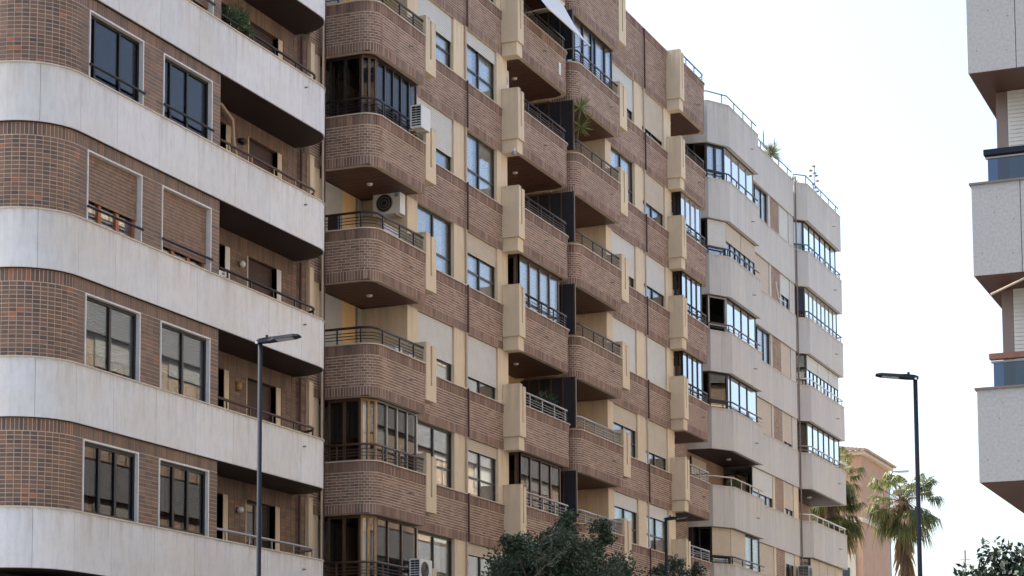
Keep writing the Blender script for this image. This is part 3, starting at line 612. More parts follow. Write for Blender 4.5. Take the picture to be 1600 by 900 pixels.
# ================================================================ building three: pale stone block with angled bays
B3 = thing('apartment_building', (-26, 87, 0), 'pale grey stone block with angled glazed bays beyond the brick block', 'building')
T3 = [28.35] + [25.22 - 3.07 * j for j in range(0, 7)]; Bt3 = [26.68] + [23.62 - 3.07 * j for j in range(0, 7)]
pA = [(-25.3, 78.1), (-24.75, 78.14), (-24.15, 78.25), (-23.57, 79.25), (-23.57, 83.52)]; pWm = [(-24.0, 83.52), (-24.0, 90.72)]
pB = [(-24.05, 91.0), (-23.57, 91.47), (-23.57, 97.7), (-25.2, 97.7)]
b = MB(); b.box(-38, -25.3, 76.4, 97.5, 0, 27.9); b.box(-25.3, -24.35, 84.0, 90.9, 0, 27.9) if False else None; b.build('wall', 'brick3', B3)
b = MB(); b.box(-25.3, -24.2, 77.0, 97.5, 0, 5.0); b.build('ground_floor', 'stone3', B3)
def panels(path, zb, zt, wdt, parent, mt, th=.04):
    for a, c in zip(path, path[1:]):
        L = math.hypot(c[0] - a[0], c[1] - a[1]); n = max(1, round(L / wdt))
        for i in range(n): m = MB(); seg_box(m, a, c, L * i / n + (.003 if i else 0), L * (i + 1) / n - (.003 if i < n - 1 else 0), -th, 0 + random.uniform(-.001, .001), zb, zt); m.build('panel', mt, parent)
for j in range(len(T3)):
    zt, zb = T3[j], Bt3[j]
    for path, wd in ((pA, .55), (pWm, .8), (pB, .7)):
        core = MB(); core.ribbon(off(path, -.035), off(path, -.16), zb + .003, zt - .003); cr = core.build('stone_band', 'stone3', B3)
        panels(path, zb, zt, wd, cr, 'stone3')
        c = MB(); c.ribbon(off(path, .02), off(path, -.18), zt, zt + .03); c.build('coping', 'coping', cr)
        if path is not pWm:
            ins = off(path, -.14); m = MB(); m.prism(ins + [(-25.3, ins[-1][1]), (-25.3, ins[0][1])], zb + .012, zb + .06); m.build('soffit', 'soffit_dark', B3)
    m = MB(); m.box(-25.3, -24.16, 83.55, 90.7, zb + .01, zb + .3); m.build('floor_slab', 'stone3', B3)
    m = MB(); m.tube([(-23.57, 82.3, zb + .75), (-23.42, 82.3, zb + .72)], .02, 6); m.build('weep_pipe', 'alu_grey', B3)
    m = MB(); m.tube([(-23.57, 96.1, zb + .85), (-23.42, 96.1, zb + .82)], .02, 6); m.build('weep_pipe', 'alu_grey', B3)
    # roof rails
    if j == 0:
        for path in (pA, pWm, pB): railing(B3, off(path, -.08), zt + .03, zt + .42, 'rail_blue', top=.028, bars=(), posts=max(2, int(Path(path).len / 1.3)))
        continue
    z0, z1 = zt + .03, Bt3[j - 1]; g = j - 1
    # wall between the bays: windows c, d and brick panel
    for (ya, yb) in ((83.53, 84.5), (86.62, 86.92), (88.31, 88.44), (89.93, 90.74)):
        if ya > 84: m = MB(); m.box(-24.3, -24.05, ya, yb, z0, z1); m.build('pilaster', 'plaster' if g > 3 else 'stone3', B3)
    m = MB(); m.box(-24.35, -24.07, 86.92, 88.31, z0, z1); bp = m.build('brick_panel', 'mortar2', B3)
    lay([(-24.07, 86.93), (-24.07, 88.30)], z0, z1, .26, .014, .075, 'brick3', bp, proud=.0035, bond='run')
    m = MB(); m.box(-24.9, -24.36, 90.76, 90.99, z0, z1); m.box(-24.36, -24.1, 90.82, 91.0, z0, z1); bp = m.build('brick_pier', 'mortar2', B3)
    lay([(-24.1, 90.82), (-24.1, 91.0)], z0, z1, .18, .01, .075, 'brick3', bp, proud=.0035)
    m = MB(); m.box(-25.29, -25.1, 83.5, 90.7, z0 - 1.3, z1); m.build('room_wall', 'room', B3)
    TC = {0: (0, '', 'curtain'), 1: (1, 'sh_beige', None), 2: (0, '', 'curtain'), 3: (1, 'sh_beige', None), 4: (.70, 'sh_white', None), 5: (1, 'sh_beige', None)}
    TD = {0: (1, 'sh_white', None), 1: (.62, 'sh_white', None), 2: (1, 'sh_beige', None), 3: (.88, 'sh_beige', None), 4: (.8, 'sh_beige', None), 5: (.35, 'sh_white', None)}
    for (ya, yb), TT in (((83.6, 86.62), TC), ((88.44, 89.93), TD)):
        f, sm, cu = TT.get(g, (1, 'sh_beige', None)); window(B3, (-24.0, ya), (-24.0, yb), z0, z1 - .002, n=[.40, .72] if yb - ya > 2 else 2, inset=.12, frame='alu', sh=(f, sm), cur=[(0, .5, 0, 'curtain'), (.5, 1, 0, 'curtain')] if cu else None, shw=.04)
    # bay A
    gp = off(pA, -.22); q1, q2, q3, q4 = gp[1], gp[2], gp[3], (gp[4][0], 83.45)
    if g != 4:
        glc = {0: ('glass', .22, 'curtain'), 1: ('glass', None, 'curtain'), 2: ('glass_dark', None, None), 3: ('glass_dark', None, None), 5: ('glass', None, 'curtain')}.get(g, ('glass', None, 'curtain'))
        window(B3, q1, q2, z0, z1, n=1, inset=0, frame='alu', fw=.06, glass='glass_dark', name='balcony_glazing')
        window(B3, q2, q3, z0, z1, n=2 if g == 0 else 1, inset=0, frame='alu' if g != 2 else 'alu_grey', fw=.075, transom=.24 if g in (0, 1, 5) else .2, glass=glc[0], low='glass', cur=[(0, 1, 0, glc[2])] if glc[2] and g == 0 else None,
               sh=(.76, 'sh_white' if g == 1 else 'sh_beige') if g in (1, 5) else None, open_panes=(0,) if g == 2 else (), name='balcony_glazing')
        if g in (0, 2, 3): window(B3, q3, q4, z0, z1, n=4 if g != 3 else [.1, .4, .66], inset=0, frame='alu_grey' if g == 0 else 'alu', fw=.055, glass='glass_clear', cur=[(0, 1, 0, 'curtain')] if g != 3 else [(.1, .66, 0, 'curtain')], name='balcony_glazing')
        elif g == 1:
            for a, c in ((0, .5), (.5, 1)):
                y0, y1 = 79.25 + (83.45 - 79.25) * a, 79.25 + (83.45 - 79.25) * c; window(B3, (q3[0], y0 + .02), (q3[0], y1 - .02), z0, z1, n=3, inset=0, frame='alu_black', sh=(.52, 'sh_beige'), cur=[(0, .35, 0, 'curtain'), (.4, .8, 0, 'curtain')], name='balcony_glazing')
        else:
            window(B3, q3, (q3[0], 81.3), z0, z1, n=1, inset=0, frame='alu_grey', sh=(.99, 'sh_beige'), name='balcony_glazing')
            window(B3, (q3[0], 81.32), q4, z0, z1, n=2, inset=0, frame='alu_black', cur=[(0, 1, 0, 'curtain')], name='balcony_glazing')
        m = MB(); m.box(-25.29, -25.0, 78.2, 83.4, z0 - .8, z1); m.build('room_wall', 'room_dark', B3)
    else:
        window(B3, (-25.26, 79.0), (-25.26, 80.9), z0 - .8, z1 - .15, n=2, inset=-.01, frame='alu', sh=(.62, 'sh_beige'), name='balcony_door')
        window(B3, (-25.2, 83.40), (-24.25, 83.40), z0 - .8, z1 - .3, n=2, inset=-.01, frame='alu', glass='glass_clear', name='balcony_door')
        m = MB(); m.disc((-24.4, 81.3, z1 + .01), (0, 0, -1), .10, .06, 10); m.build('ceiling_lamp', 'lampglass', B3)
    rp = Path(off(pA, -.05)); railing(B3, rp.sub(.3, rp.len - .05), z0, z0 + (.30 if g != 4 else .36), {0: 'rail', 1: 'rail_brown', 2: 'rail_brown', 3: 'rail', 4: 'coping', 5: 'rail'}.get(g, 'rail'), top=.032, bars=(.45,) if g in (2, 3, 5) else (), posts=5)
    # bay B
    gp = off(pB, -.22); r0, r1, r2, r3 = (-24.35, 91.0), gp[1], gp[2], (-24.85, gp[2][1])
    if g not in (4,):
        window(B3, r0, r1, z0, z1, n=1 if g != 1 else 2, inset=0, frame='alu_brown' if g in (1, 3) else 'alu', fw=.06, transom=.24 if g == 0 else None, glass={0: 'glass', 1: 'glass_dark', 3: 'glass_dark'}.get(g, 'glass'), cur=[(0, 1, 0, 'curtain')] if g == 0 else None, name='balcony_glazing')
        if g in (0, 1, 3): window(B3, r1, r2, z0, z1, n={0: 6, 1: 8, 3: 6}[g], inset=0, frame='alu_grey' if g == 1 else 'alu', fw=.045, glass='glass_clear', name='balcony_glazing')
        else:
            for i in range(3 if g == 2 else 4):
                nn = 3 if g == 2 else 4; y0, y1 = r1[1] + (r2[1] - r1[1]) * i / nn, r1[1] + (r2[1] - r1[1]) * (i + 1) / nn
                window(B3, (r1[0], y0 + .02), (r1[0], y1 - .02), z0, z1, n=3 if g == 2 else 2, inset=0, frame='alu_black', glass='glass_clear', sh=(.45 if g == 2 else (.9, .6, .85, .95)[i], 'sh_beige' if g != 2 else 'sh_white'), name='balcony_glazing')
        window(B3, r2, r3, z0, z1, n=2, inset=0, frame='alu', fw=.045, glass='glass_clear', name='balcony_glazing')
    else:
        m = MB(); m.disc((-24.4, 94.0, z1 + .01), (0, 0, -1), .10, .06, 10); m.build('ceiling_lamp', 'lampglass', B3)
        window(B3, (-25.27, 92.2), (-25.27, 94.0), z0 - .8, z1 - .15, n=2, inset=-.01, frame='alu', sh=(.3, 'sh_beige'), name='balcony_door')
    rp = Path(off(pB, -.05)); railing(B3, rp.sub(0, rp.L[2] + .3), z0, z0 + .30, {0: 'rail_blue', 1: 'rail', 2: 'white_metal', 3: 'rail_grey', 4: 'white_metal'}.get(g, 'rail'), top=.032, bars=(.4,) if g in (0, 1, 3) else (), posts=7, pm='white_metal' if g == 1 else None)
m = MB(); m.tube([(-23.95, 90.86, 4), (-23.95, 90.86, 28.6)], .035, 6); m.build('downpipe', 'pipe_grey', B3)
m = MB(); m.box(-38, -24.3, 76.4, 97.4, 27.95, 28.2); m.build('roof', 'stone3', B3)
m = MB(); m.box(-25.4, -25.1, 76.3, 78.05, 4, 27); bp = m.build('brick_wall', 'mortar2', B3); lay([(-25.1, 76.3), (-25.1, 78.05)], 5, 27, .26, .014, .075, 'brick2', bp, proud=.0035, bond='run')
# ================================================================ building on the right: speckled granite bands
R = thing('apartment_building', (0, 34, 0), 'grey speckled granite block with brown framed balconies at the right edge', 'building')
ring = [(-5.31, 62), (-5.31, 30), (12, 30)]
ring = ring  # walks towards -Y then +X so the outside is on the right-hand side of travel
b = MB(); b.box(-5.1, 11.8, 33.2, 109.8, 5.7, 26); b.box(-4.2, 11.8, 33.3, 109.8, 0, 5.7); b.build('wall', 'mortar1', R)
b = MB(); b.box(-4.0, 11.8, 31.5, 33.3, 0, 5.0); b.build('ground_floor', 'concrete_r', R)
for k in range(-1, 7):
    zt = 7.085 + 2.99 * k; zb = zt - 1.33
    m_side = 'granite_side'
    core = MB(); inn = [(-5.13, 110), (-5.13, 30.18), (12, 30.18)]; out = [(-5.28, 110), (-5.28, 30.03), (12, 30.03)]; core.ribbon(out, inn, zb + .003, zt - .003); cr = core.build('granite_band', 'concrete_r', R)
    x = -5.31
    for i, x2 in enumerate((-4.62, -3.1, -1.6, 0, 3, 6, 9, 12)):
        m = MB(); m.box(x + (.0 if i == 0 else .006), x2 - .006, 30.0, 30.03, zb, zt); m.build('panel', 'concrete_r', cr); x = x2
    an = MB()
    for (ax, az) in ((-5.18, .32), (-5.0, .9), (-4.75, .28), (-4.72, .78), (-4.95, 1.12)): an.disc((ax, 30.001, zb + az), (0, -1, 0), .007, .006, 7)
    o = an.build('anchor', 'dark', cr); o['kind'] = 'stuff'
    y = 30.032
    for y2 in range(34, 111, 4): m = MB(); m.box(-5.31, -5.28, y, y2 - .004, zb, zt); m.build('panel', m_side, cr); y = y2
    m = MB(); m.box(-5.34, 12, 29.97, 30.2, zt, zt + .03); m.box(-5.34, -5.11, 30.2, 110, zt, zt + .03); m.build('coping', 'alu_mauve', cr)
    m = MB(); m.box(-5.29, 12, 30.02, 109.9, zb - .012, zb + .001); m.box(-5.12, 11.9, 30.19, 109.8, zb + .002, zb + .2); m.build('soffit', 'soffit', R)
    z1 = zb + 2.99
    # enclosure on the end face: brown posts and white roller shutters
    if k == -1: continue
    fr = window(R, (-5.09, 31.0), (-4.93, 31.0), zt, z1, n=1, inset=0, frame='alu_mauve', fw=.08, name='balcony_post', glass='glass_dark')
    for i, (xa, xb) in enumerate(((-4.93, -2.4), (-2.35, .2), (.25, 2.8), (2.85, 5.4))):
        window(R, (xa, 31.0), (xb, 31.0), zt, z1, n=2, inset=0, frame='alu_brown', sh=(.98, 'sh_white'), shw=.02, name='balcony_glazing')
    m = MB(); m.box(-5.09, 11.9, 30.14, 30.155, zt + .03, zt + .40); gp_ = m.build('balcony_glass', 'glass_blue', R)
    m = MB(); m.box(-5.14, 11.9, 30.08, 30.22, zt + .45, zt + .53); m.build('handrail', 'lamp_dark' if k != 0 else 'wood_rail', gp_)
    m = MB(); m.box(-5.12, 11.9, 30.12, 30.18, zt + .40, zt + .425); m.build('clamp_rail', 'alu_grey', gp_)
    # street side glazing
    for i in range(15):
        window(R, (-5.1, 33.6 + i * 5 + 3.2), (-5.1, 33.6 + i * 5), zt, z1, n=3, inset=-.02, frame='alu_grey', sh=((.2, .7, .4, .0, .9, .5, .1)[(i + k * 3) % 7], 'sh_white'), glass='glass_dark', name='window')
m = MB(); m.tube([(-4.4, 30.06, 8.74), (-5.05, 29.85, 8.42)], .018, 6); m.build('drain_spout', 'pipe_beige', R)
# ================================================================ far brick tower with a tiled roof
T = thing('brick_building', (-41, 158, 0), 'orange brick building with clay tiled hip roof behind the palms', 'building')
ZE = 25.7; m = MB(); m.box(-47, -36.2, 155, 164.2, 0, ZE); m.build('wall', 'tower_brick', T)
m = MB(); m.box(-47.3, -35.85, 154.65, 164.55, ZE, ZE + .25); m.build('cornice', 'palebeige', T)
rf = MB(); x0, x1, y0, y1 = -47.5, -35.65, 154.45, 164.75; z = ZE + .25; rx0, rx1, ry = -44, -39.2, 159.6; rz = z + 1.15
rf.quad((x0, y0, z), (x1, y0, z), (rx1, ry, rz), (rx0, ry, rz)); rf.tri((x1, y0, z), (x1, y1, z), (rx1, ry, rz)); rf.quad((x1, y1, z), (x0, y1, z), (rx0, ry, rz), (rx1, ry, rz)); rf.tri((x0, y1, z), (x0, y0, z), (rx0, ry, rz)); ro = rf.build('roof', 'tile', T)
tl = MB()
for i in range(26):
    y = y0 + (i + .5) * (y1 - y0) / 26; f = 1 - abs(y - ry) / (ry - y0) if y < ry else 1 - (y - ry) / (y1 - ry); f = max(0, f)
    tl.tube([(x1 + .03, y, z + .05), (x1 + (rx1 - x1) * f, y, z + (rz - z) * f + .05)], .11, 5)
for i in range(26):
    x = x0 + (i + .5) * (x1 - x0) / 26; f = min(1, (x - x0) / (rx0 - x0), (x1 - x) / (x1 - rx1)); tl.tube([(x, y0 - .03, z + .05), (x, y0 + (ry - y0) * f, z + (rz - z) * f + .05)], .11, 5)
o = tl.build('roof_tile', 'tile', ro); o['kind'] = 'stuff'
m = MB(); m.box(-47.1, -36.1, 154.8, 155.0, 20.6, 20.95); m.box(-36.2, -36.05, 155.0, 164.2, 20.6, 20.95); m.build('string_course', 'palebeige', T)
m = MB(); m.box(-38.4, -36.75, 154.85, 155.0, 13.5, 18.2); m.build('wall_panel', 'palebeige', T)
m = MB(); m.box(-37.9, -37.2, 154.8, 154.86, 14.4, 17.2); m.build('window', 'screen', T)
# ================================================================ street lamps
def lamp(x, y, zt, dirv, label):
    t = thing('street_lamp', (x, y, .13), label, 'street lamp', 'street lamps along the street'); dx, dy = dirv
    m = MB(); m.tube([(x, y, .13), (x, y, 1.2), (x, y, zt)], .050, 10, .040); m.build('pole', 'lamp_dark', t, smooth=True)
    m = MB(); m.disc((x, y, .13), (0, 0, 1), .14, .25, 12, .1); m.build('base', 'lamp_dark', t)
    px, py = -dy, dx
    def pt(u, w, z): return (x + dx * u + px * w, y + dy * u + py * w, z)
    hd = MB(); tilt = .10
    prof = [(-.06, .05, .045), (.0, .07, .075), (.16, .09, .085), (.26, .13, .06), (.62, .14, .05), (.72, .11, .02)]
    for (u0, w0, h0), (u1, w1, h1) in zip(prof, prof[1:]):
        za, zb_ = zt + u0 * tilt, zt + u1 * tilt
        hd.hexa([pt(u0, -w0, za - h0 * .4), pt(u0, w0, za - h0 * .4), pt(u1, w1, zb_ - h1 * .4), pt(u1, -w1, zb_ - h1 * .4)][::-1], [pt(u0, -w0 * .8, za + h0 * .6), pt(u0, w0 * .8, za + h0 * .6), pt(u1, w1 * .8, zb_ + h1 * .6), pt(u1, -w1 * .8, zb_ + h1 * .6)][::-1])
    h = hd.build('lamp_head', 'lamp_dark', t)
    m = MB(); m.hexa([pt(.30, -.1, zt + .30 * tilt - .026), pt(.60, -.1, zt + .6 * tilt - .026), pt(.60, .1, zt + .6 * tilt - .026), pt(.30, .1, zt + .3 * tilt - .026)], [pt(.30, -.1, zt + .3 * tilt - .02), pt(.60, -.1, zt + .6 * tilt - .02), pt(.60, .1, zt + .6 * tilt - .02), pt(.30, .1, zt + .3 * tilt - .02)]); m.build('lens', 'lens', h)
    m = MB(); m.disc(pt(.12, 0, zt + .06), (0, 0, 1), .025, .05, 8); m.build('sensor_cap', 'lamp_dark', h)
    m = MB(); m.disc((x - py * .03, y - .075, zt - .03), (0, -1, 0), .022, .015, 8); m.build('bolt', 'white_metal', h)
lamp(-18, 31.8, 9.22, (.97, .22), 'dark street lamp in front of the rounded white banded building')
lamp(-7.9, 38.3, 8.92, (-.96, -.28), 'dark blue street lamp against the sky with head pointing left')
lamp(-18.5, 55.5, 8.77, (.95, .3), 'dark street lamp beside the leafy tree, lower right of the brick block')
# mast-like lamps far off
t = thing('light_mast', (-28.85, 131, 0), 'tall thin mast with a short arm behind the palm crown', 'mast'); m = MB(); m.tube([(-28.85, 131, 0), (-28.85, 131, 20.3), (-28.6, 131, 20.75), (-28.3, 131.1, 20.75)], .05, 6); m.build('pole', 'rail_blue', t); m = MB(); m.box(-28.3, -27.6, 131.0, 131.25, 20.68, 20.8); m.build('lamp_head', 'lens', t)
t = thing('antenna_mast', (-36.4, 197, 0), 'thin distant antenna mast low against the sky at the right', 'mast'); m = MB(); m.tube([(-36.4, 197, 0), (-36.4, 197, 22.6)], .10, 6); m.build('pole', 'alu_grey', t)
m = MB()
for z in (21.2, 21.7): m.box(-36.9, -35.9, 196.97, 197.03, z, z + .05)
m.build('cross_arm', 'alu_grey', t)
# ================================================================ air conditioners
def ac(x0, x1, y0, y1, z0, z1, face, label, m_='ac_white', bracket=True, fan=True):
    t = thing('air_conditioner', ((x0 + x1) / 2, (y0 + y1) / 2, z0), label, 'air conditioner', 'air conditioner outdoor units')
    m = MB(); m.box(x0, x1, y0, y1, z0, z1); cs = m.build('casing', m_, t)
    m = MB(); g = MB(); zc = (z0 + z1) / 2; r = (z1 - z0) * .40
    if face == 'X':
        yc = y0 + (y1 - y0) * .40; m.disc((x1, yc, zc), (1, 0, 0), r, .004, 18)
        for q in (.35, .65, .95): g.tube([(x1 + .012, yc + r * q * math.cos(a), zc + r * q * math.sin(a)) for a in [k * math.pi / 8 for k in range(17)]], .006, 4)
        s = MB(); n = 5
        for i in range(8):
            for jx in range(2): s.box(x0 + .04 + jx * (x1 - x0 - .06) / 2, x0 + .02 + (jx + 1) * (x1 - x0 - .04) / 2, y0 - .004, y0, z0 + .05 + i * (z1 - z0 - .08) / 8, z0 + .02 + (i + 1) * (z1 - z0 - .06) / 8)
        s.build('side_grille', 'dark', t)
    else:
        xc = x0 + (x1 - x0) * .42; m.disc((xc, y0, zc), (0, -1, 0), r, .004, 18)
        for q in (.35, .65, .95): g.tube([(xc + r * q * math.cos(a), y0 - .012, zc + r * q * math.sin(a)) for a in [k * math.pi / 8 for k in range(17)]], .006, 4)
        s = MB(); s.box(x1 - .17, x1 - .06, y0 - .003, y0, z1 - .17, z1 - .07); s.build('badge', 'curtain_teal', t)
    if fan: m.build('fan', 'dark', t); g.build('fan_guard', 'alu_grey', t)
    if bracket:
        m = MB()
        if face == 'X':
            for y in (y0 + .12, y1 - .12): m.box(-23.52, x1 + .03, y - .02, y + .02, z0 - .04, z0 - .002)
        else:
            for x in (x0 + .12, x1 - .12): m.box(x - .02, x + .02, y0 - .03, y1 + .08, z0 - .04, z0 - .002)
        m.build('bracket', 'pipe_beige', t)
ac(-23.42, -23.10, 49.32, 49.88, 18.78, 19.40, 'X', 'white air conditioner on brackets outside an upper glazed brick balcony', fan=False)
ac(-24.87, -24.06, 50.02, 50.33, 16.74, 17.36, 'Y', 'beige air conditioner hung high on the ochre wall of an open brick balcony')
ac(-23.42, -23.12, 49.25, 50.0, 6.72, 7.30, 'X', 'white air conditioner with grille on the lowest brick balcony rail at frame bottom')
ac(-24.55, -24.25, 57.43, 58.1, 22.5, 23.2, 'X', 'white air conditioner under the balcony floor beside a beige fin', bracket=False)
ac(-23.93, -23.45, 90.0, 90.75, 10.25, 10.85, 'X', 'grey air conditioner under the right bay of the pale stone block', m_='sh_grey')
# awning
A = thing('awning', (-23.5, 59.3, 26.25), 'white fabric awning dropped over a high brick balcony', 'awning')
m = MB(); xi, zi, xo, zo = -23.6, 26.26, -22.72, 24.80; nseg = 10
for i in range(12):
    ya, yb = 57.5 + i * .3, 57.5 + (i + 1) * .3
    for s_ in range(nseg):
        f0, f1 = s_ / nseg, (s_ + 1) / nseg; sag = lambda f: -.10 * math.sin(math.pi * f)
        zz = lambda f, yy: zi + (zo - zi) * f + sag(f) + .012 * math.sin(yy * 5) * f
        m.quad((xi + (xo - xi) * f0, ya, zz(f0, ya)), (xi + (xo - xi) * f1, ya, zz(f1, ya)), (xi + (xo - xi) * f1, yb, zz(f1, yb)), (xi + (xo - xi) * f0, yb, zz(f0, yb)))
m.build('fabric', 'fabric', A, smooth=True)
m = MB(); m.tube([(xo, 57.45, zo), (xo, 61.15, zo)], .025, 6); m.build('front_bar', 'white_metal', A)
m = MB(); m.tube([(xi, 57.45, zi + .02), (xi, 61.15, zi + .02)], .04, 8); m.build('roller', 'white_metal', A)
for y in (57.55, 61.05): m = MB(); m.tube([(-23.55, y, 24.75), (xo, y, zo)], .016, 6); m.build('arm', 'alu_grey', A)
# security camera under the fin, towel, pierced box
t = thing('security_camera', (-23.56, 56.9, 20.28), 'grey dome camera under a beige concrete fin', 'camera'); m = MB(); m.ball((-23.60, 56.88, 20.22), .075, 10, 8); m.build('dome', 'alu_grey', t, smooth=True); m = MB(); m.tube([(-23.60, 56.88, 20.26), (-23.60, 56.99, 20.40)], .03, 6); m.build('mount', 'white_metal', t)
t = thing('towel', (-23.6, 48.7, 15.67), 'white towel hung over an open brick balcony rail', 'towel'); m = MB()
for i in range(10):
    a, c = 48.25 + i * .09, 48.25 + (i + 1) * .09; w = lambda y: -23.66 + .012 * math.sin(y * 22)
    m.quad((w(a), a, 15.69), (w(c), c, 15.69), (w(c), c, 15.98), (w(a), a, 15.98))
    m.quad((w(a), a, 15.98), (w(c), c, 15.98), (w(c) - .06, c, 15.99), (w(a) - .06, a, 15.99)); m.quad((w(a) - .06, a, 15.99), (w(c) - .06, c, 15.99), (w(c) - .07, c, 15.75), (w(a) - .07, a, 15.75))
m.build('cloth', 'towel', t, smooth=True)
t = thing('pierced_block', (-23.98, 40.62, 12.82), 'small white pierced block on the marble parapet by the brick pier', 'planter'); m = MB(); m.box(-24.1, -23.95, 40.42, 40.83, 12.82, 13.02); m.build('block', 'white_trim', t); m = MB()
for i, y in enumerate((.06, .14, .20, .28, .34)):
    for r in (0, 1):
        if (i + r) % 3 != 1: m.box(-23.95, -23.948, 40.42 + y, 40.42 + y + .045, 12.86 + r * .075, 12.915 + r * .075)
m.build('hole', 'dark', t)
# ================================================================ plants and trees
def leaf(mb, c, d, L, w, up=None):
    d = Vector(d).normalized(); s = d.cross(Vector(up or (random.uniform(-1, 1), random.uniform(-1, 1), random.uniform(-.3, 1)))); s = s.normalized() * w if s.length > 1e-3 else Vector((w, 0, 0)); c = Vector(c); mid = c + d * L * .45
    mb.quad(c, mid + s, c + d * L, mid - s)
def bush(t, c, r, n, m, L=.10, w=.025, sq=(1, 1, 1), clumps=14, name='foliage'):
    mb = MB(); cl = [(Vector((random.gauss(0, .45) * r * sq[0], random.gauss(0, .45) * r * sq[1], random.gauss(0, .45) * r * sq[2])), random.uniform(.25, .5) * r) for _ in range(clumps)]
    for i in range(n):
        cc, cr = random.choice(cl); v = Vector((random.gauss(0, 1), random.gauss(0, 1), random.gauss(0, 1))).normalized() * cr * random.random() ** .5
        leaf(mb, Vector(c) + cc + v, v + Vector((random.uniform(-.5, .5), random.uniform(-.5, .5), random.uniform(-.4, .4))) * cr, L * random.uniform(.7, 1.3), w)
    o = mb.build(name, m, t); o['kind'] = 'stuff'; return o
def tree(x, y, h, cx, cy, cz, rx, ry, rz, nl, label, m='leaf', L=.11, w=.024, extra=(), fill=0):
    t = thing('street_tree', (x, y, 0), label, 'tree'); b = MB(); tips = []
    b.tube([(x, y, 0), (x + .05, y, 1.2), (x - .03, y + .04, 2.3), (cx * .6 + x * .4, cy * .6 + y * .4, cz - rz * .75)], .13, 8, .08); base = Vector((cx * .6 + x * .4, cy * .6 + y * .4, cz - rz * .75)); b.build('trunk', 'bark', t, smooth=True)
    br = MB()
    def grow(p, d, L_, r, lev):
        q = p + d * L_; mid = p + d * L_ * .5 + Vector((random.uniform(-.06, .06), random.uniform(-.06, .06), .03)); br.tube([p, mid, q], r, 5, r * .6)
        if lev >= 2: tips.append((p, q))
        if lev < 4:
            for _ in range(3 if lev < 2 else 2 + (random.random() < .6)):
                nd = (d + Vector((random.uniform(-.8, .8), random.uniform(-.8, .8), random.uniform(-.35, .6)))).normalized(); qq = p + d * L_ * random.uniform(.55, 1)
                e = qq + nd * L_ * .7; k = ((e.x - cx) / rx) ** 2 + ((e.y - cy) / ry) ** 2 + ((e.z - cz) / rz) ** 2
                if k > 1.0: nd = (nd * .6 + (Vector((cx, cy, cz)) - qq).normalized() * .7).normalized()
                grow(qq, nd, L_ * random.uniform(.6, .8), r * .6, lev + 1)
    for i in range(7):
        a = i * 2 * math.pi / 7 + random.uniform(-.3, .3); dv = Vector((math.cos(a) * rx, math.sin(a) * ry, rz * random.uniform(.2, 1.3))); grow(base, dv.normalized(), dv.length * random.uniform(.5, .72), .05, 0)
    for e in extra:
        tgt = Vector(e); d = (tgt - base); br.tube([base, base + d * .5 + Vector((0, 0, .15)), tgt], .03, 5, .01)
        for _ in range(9): grow(tgt - d.normalized() * random.uniform(0, .5), (d.normalized() + Vector((random.uniform(-.8, .8), random.uniform(-.8, .8), random.uniform(-.3, .7)))).normalized(), random.uniform(.2, .38), .008, 3)
    br.build('branch', 'bark', t)
    mb = MB()
    for i in range(nl):
        p, q = random.choice(tips); f = random.random() ** .7; c = p.lerp(q, f) + Vector((random.gauss(0, .06), random.gauss(0, .06), random.gauss(0, .05))); d = (q - p).normalized() + Vector((random.uniform(-.9, .9), random.uniform(-.9, .9), random.uniform(-.9, .5)))
        leaf(mb, c, d, L * random.uniform(.6, 1.25), w * random.uniform(.8, 1.3))
    for q in range(fill):
        while True:
            v = Vector((random.uniform(-1, 1), random.uniform(-1, 1), random.uniform(-1, 1)))
            if .25 < v.length < .95: break
        c = Vector((cx + v.x * rx, cy + v.y * ry, cz + v.z * rz)); cr = random.uniform(.22, .42) * rz / 2
        for i in range(130):
            u = Vector((random.gauss(0, 1), random.gauss(0, 1), random.gauss(0, .8))).normalized() * cr * random.random() ** .4
            leaf(mb, c + u, u + Vector((random.uniform(-.3, .3), random.uniform(-.3, .3), random.uniform(-.3, .2))), L * random.uniform(.6, 1.2), w * random.uniform(.8, 1.3))
    o = mb.build('crown', m, t); o['kind'] = 'stuff'
    return t
tree(-19.0, 48.6, 7.8, -19.0, 48.8, 5.75, 1.9, 3.6, 2.1, 22000, 'dark green leafy tree in front of the brick block at bottom centre', fill=170, extra=[(-19.0, 49.3, 8.1), (-18.6, 50.6, 7.9), (-19.0, 45.6, 7.1)])
tree(-19.0, 58.5, 7.5, -19.0, 58.4, 5.6, 1.7, 2.0, 2.0, 9000, 'sparse street tree with only its top sprigs showing beside the dark street lamp', extra=[(-19, 57.6, 7.8), (-19, 59.5, 7.75), (-19, 56.2, 7.4)])
tree(-3.3, 24.3, 4.4, -3.55, 24.2, 3.25, 1.05, 1.1, 1.15, 12000, 'small dark green tree in the bottom right corner below the granite block', m='leaf_shaded', fill=130, L=.085, w=.022)
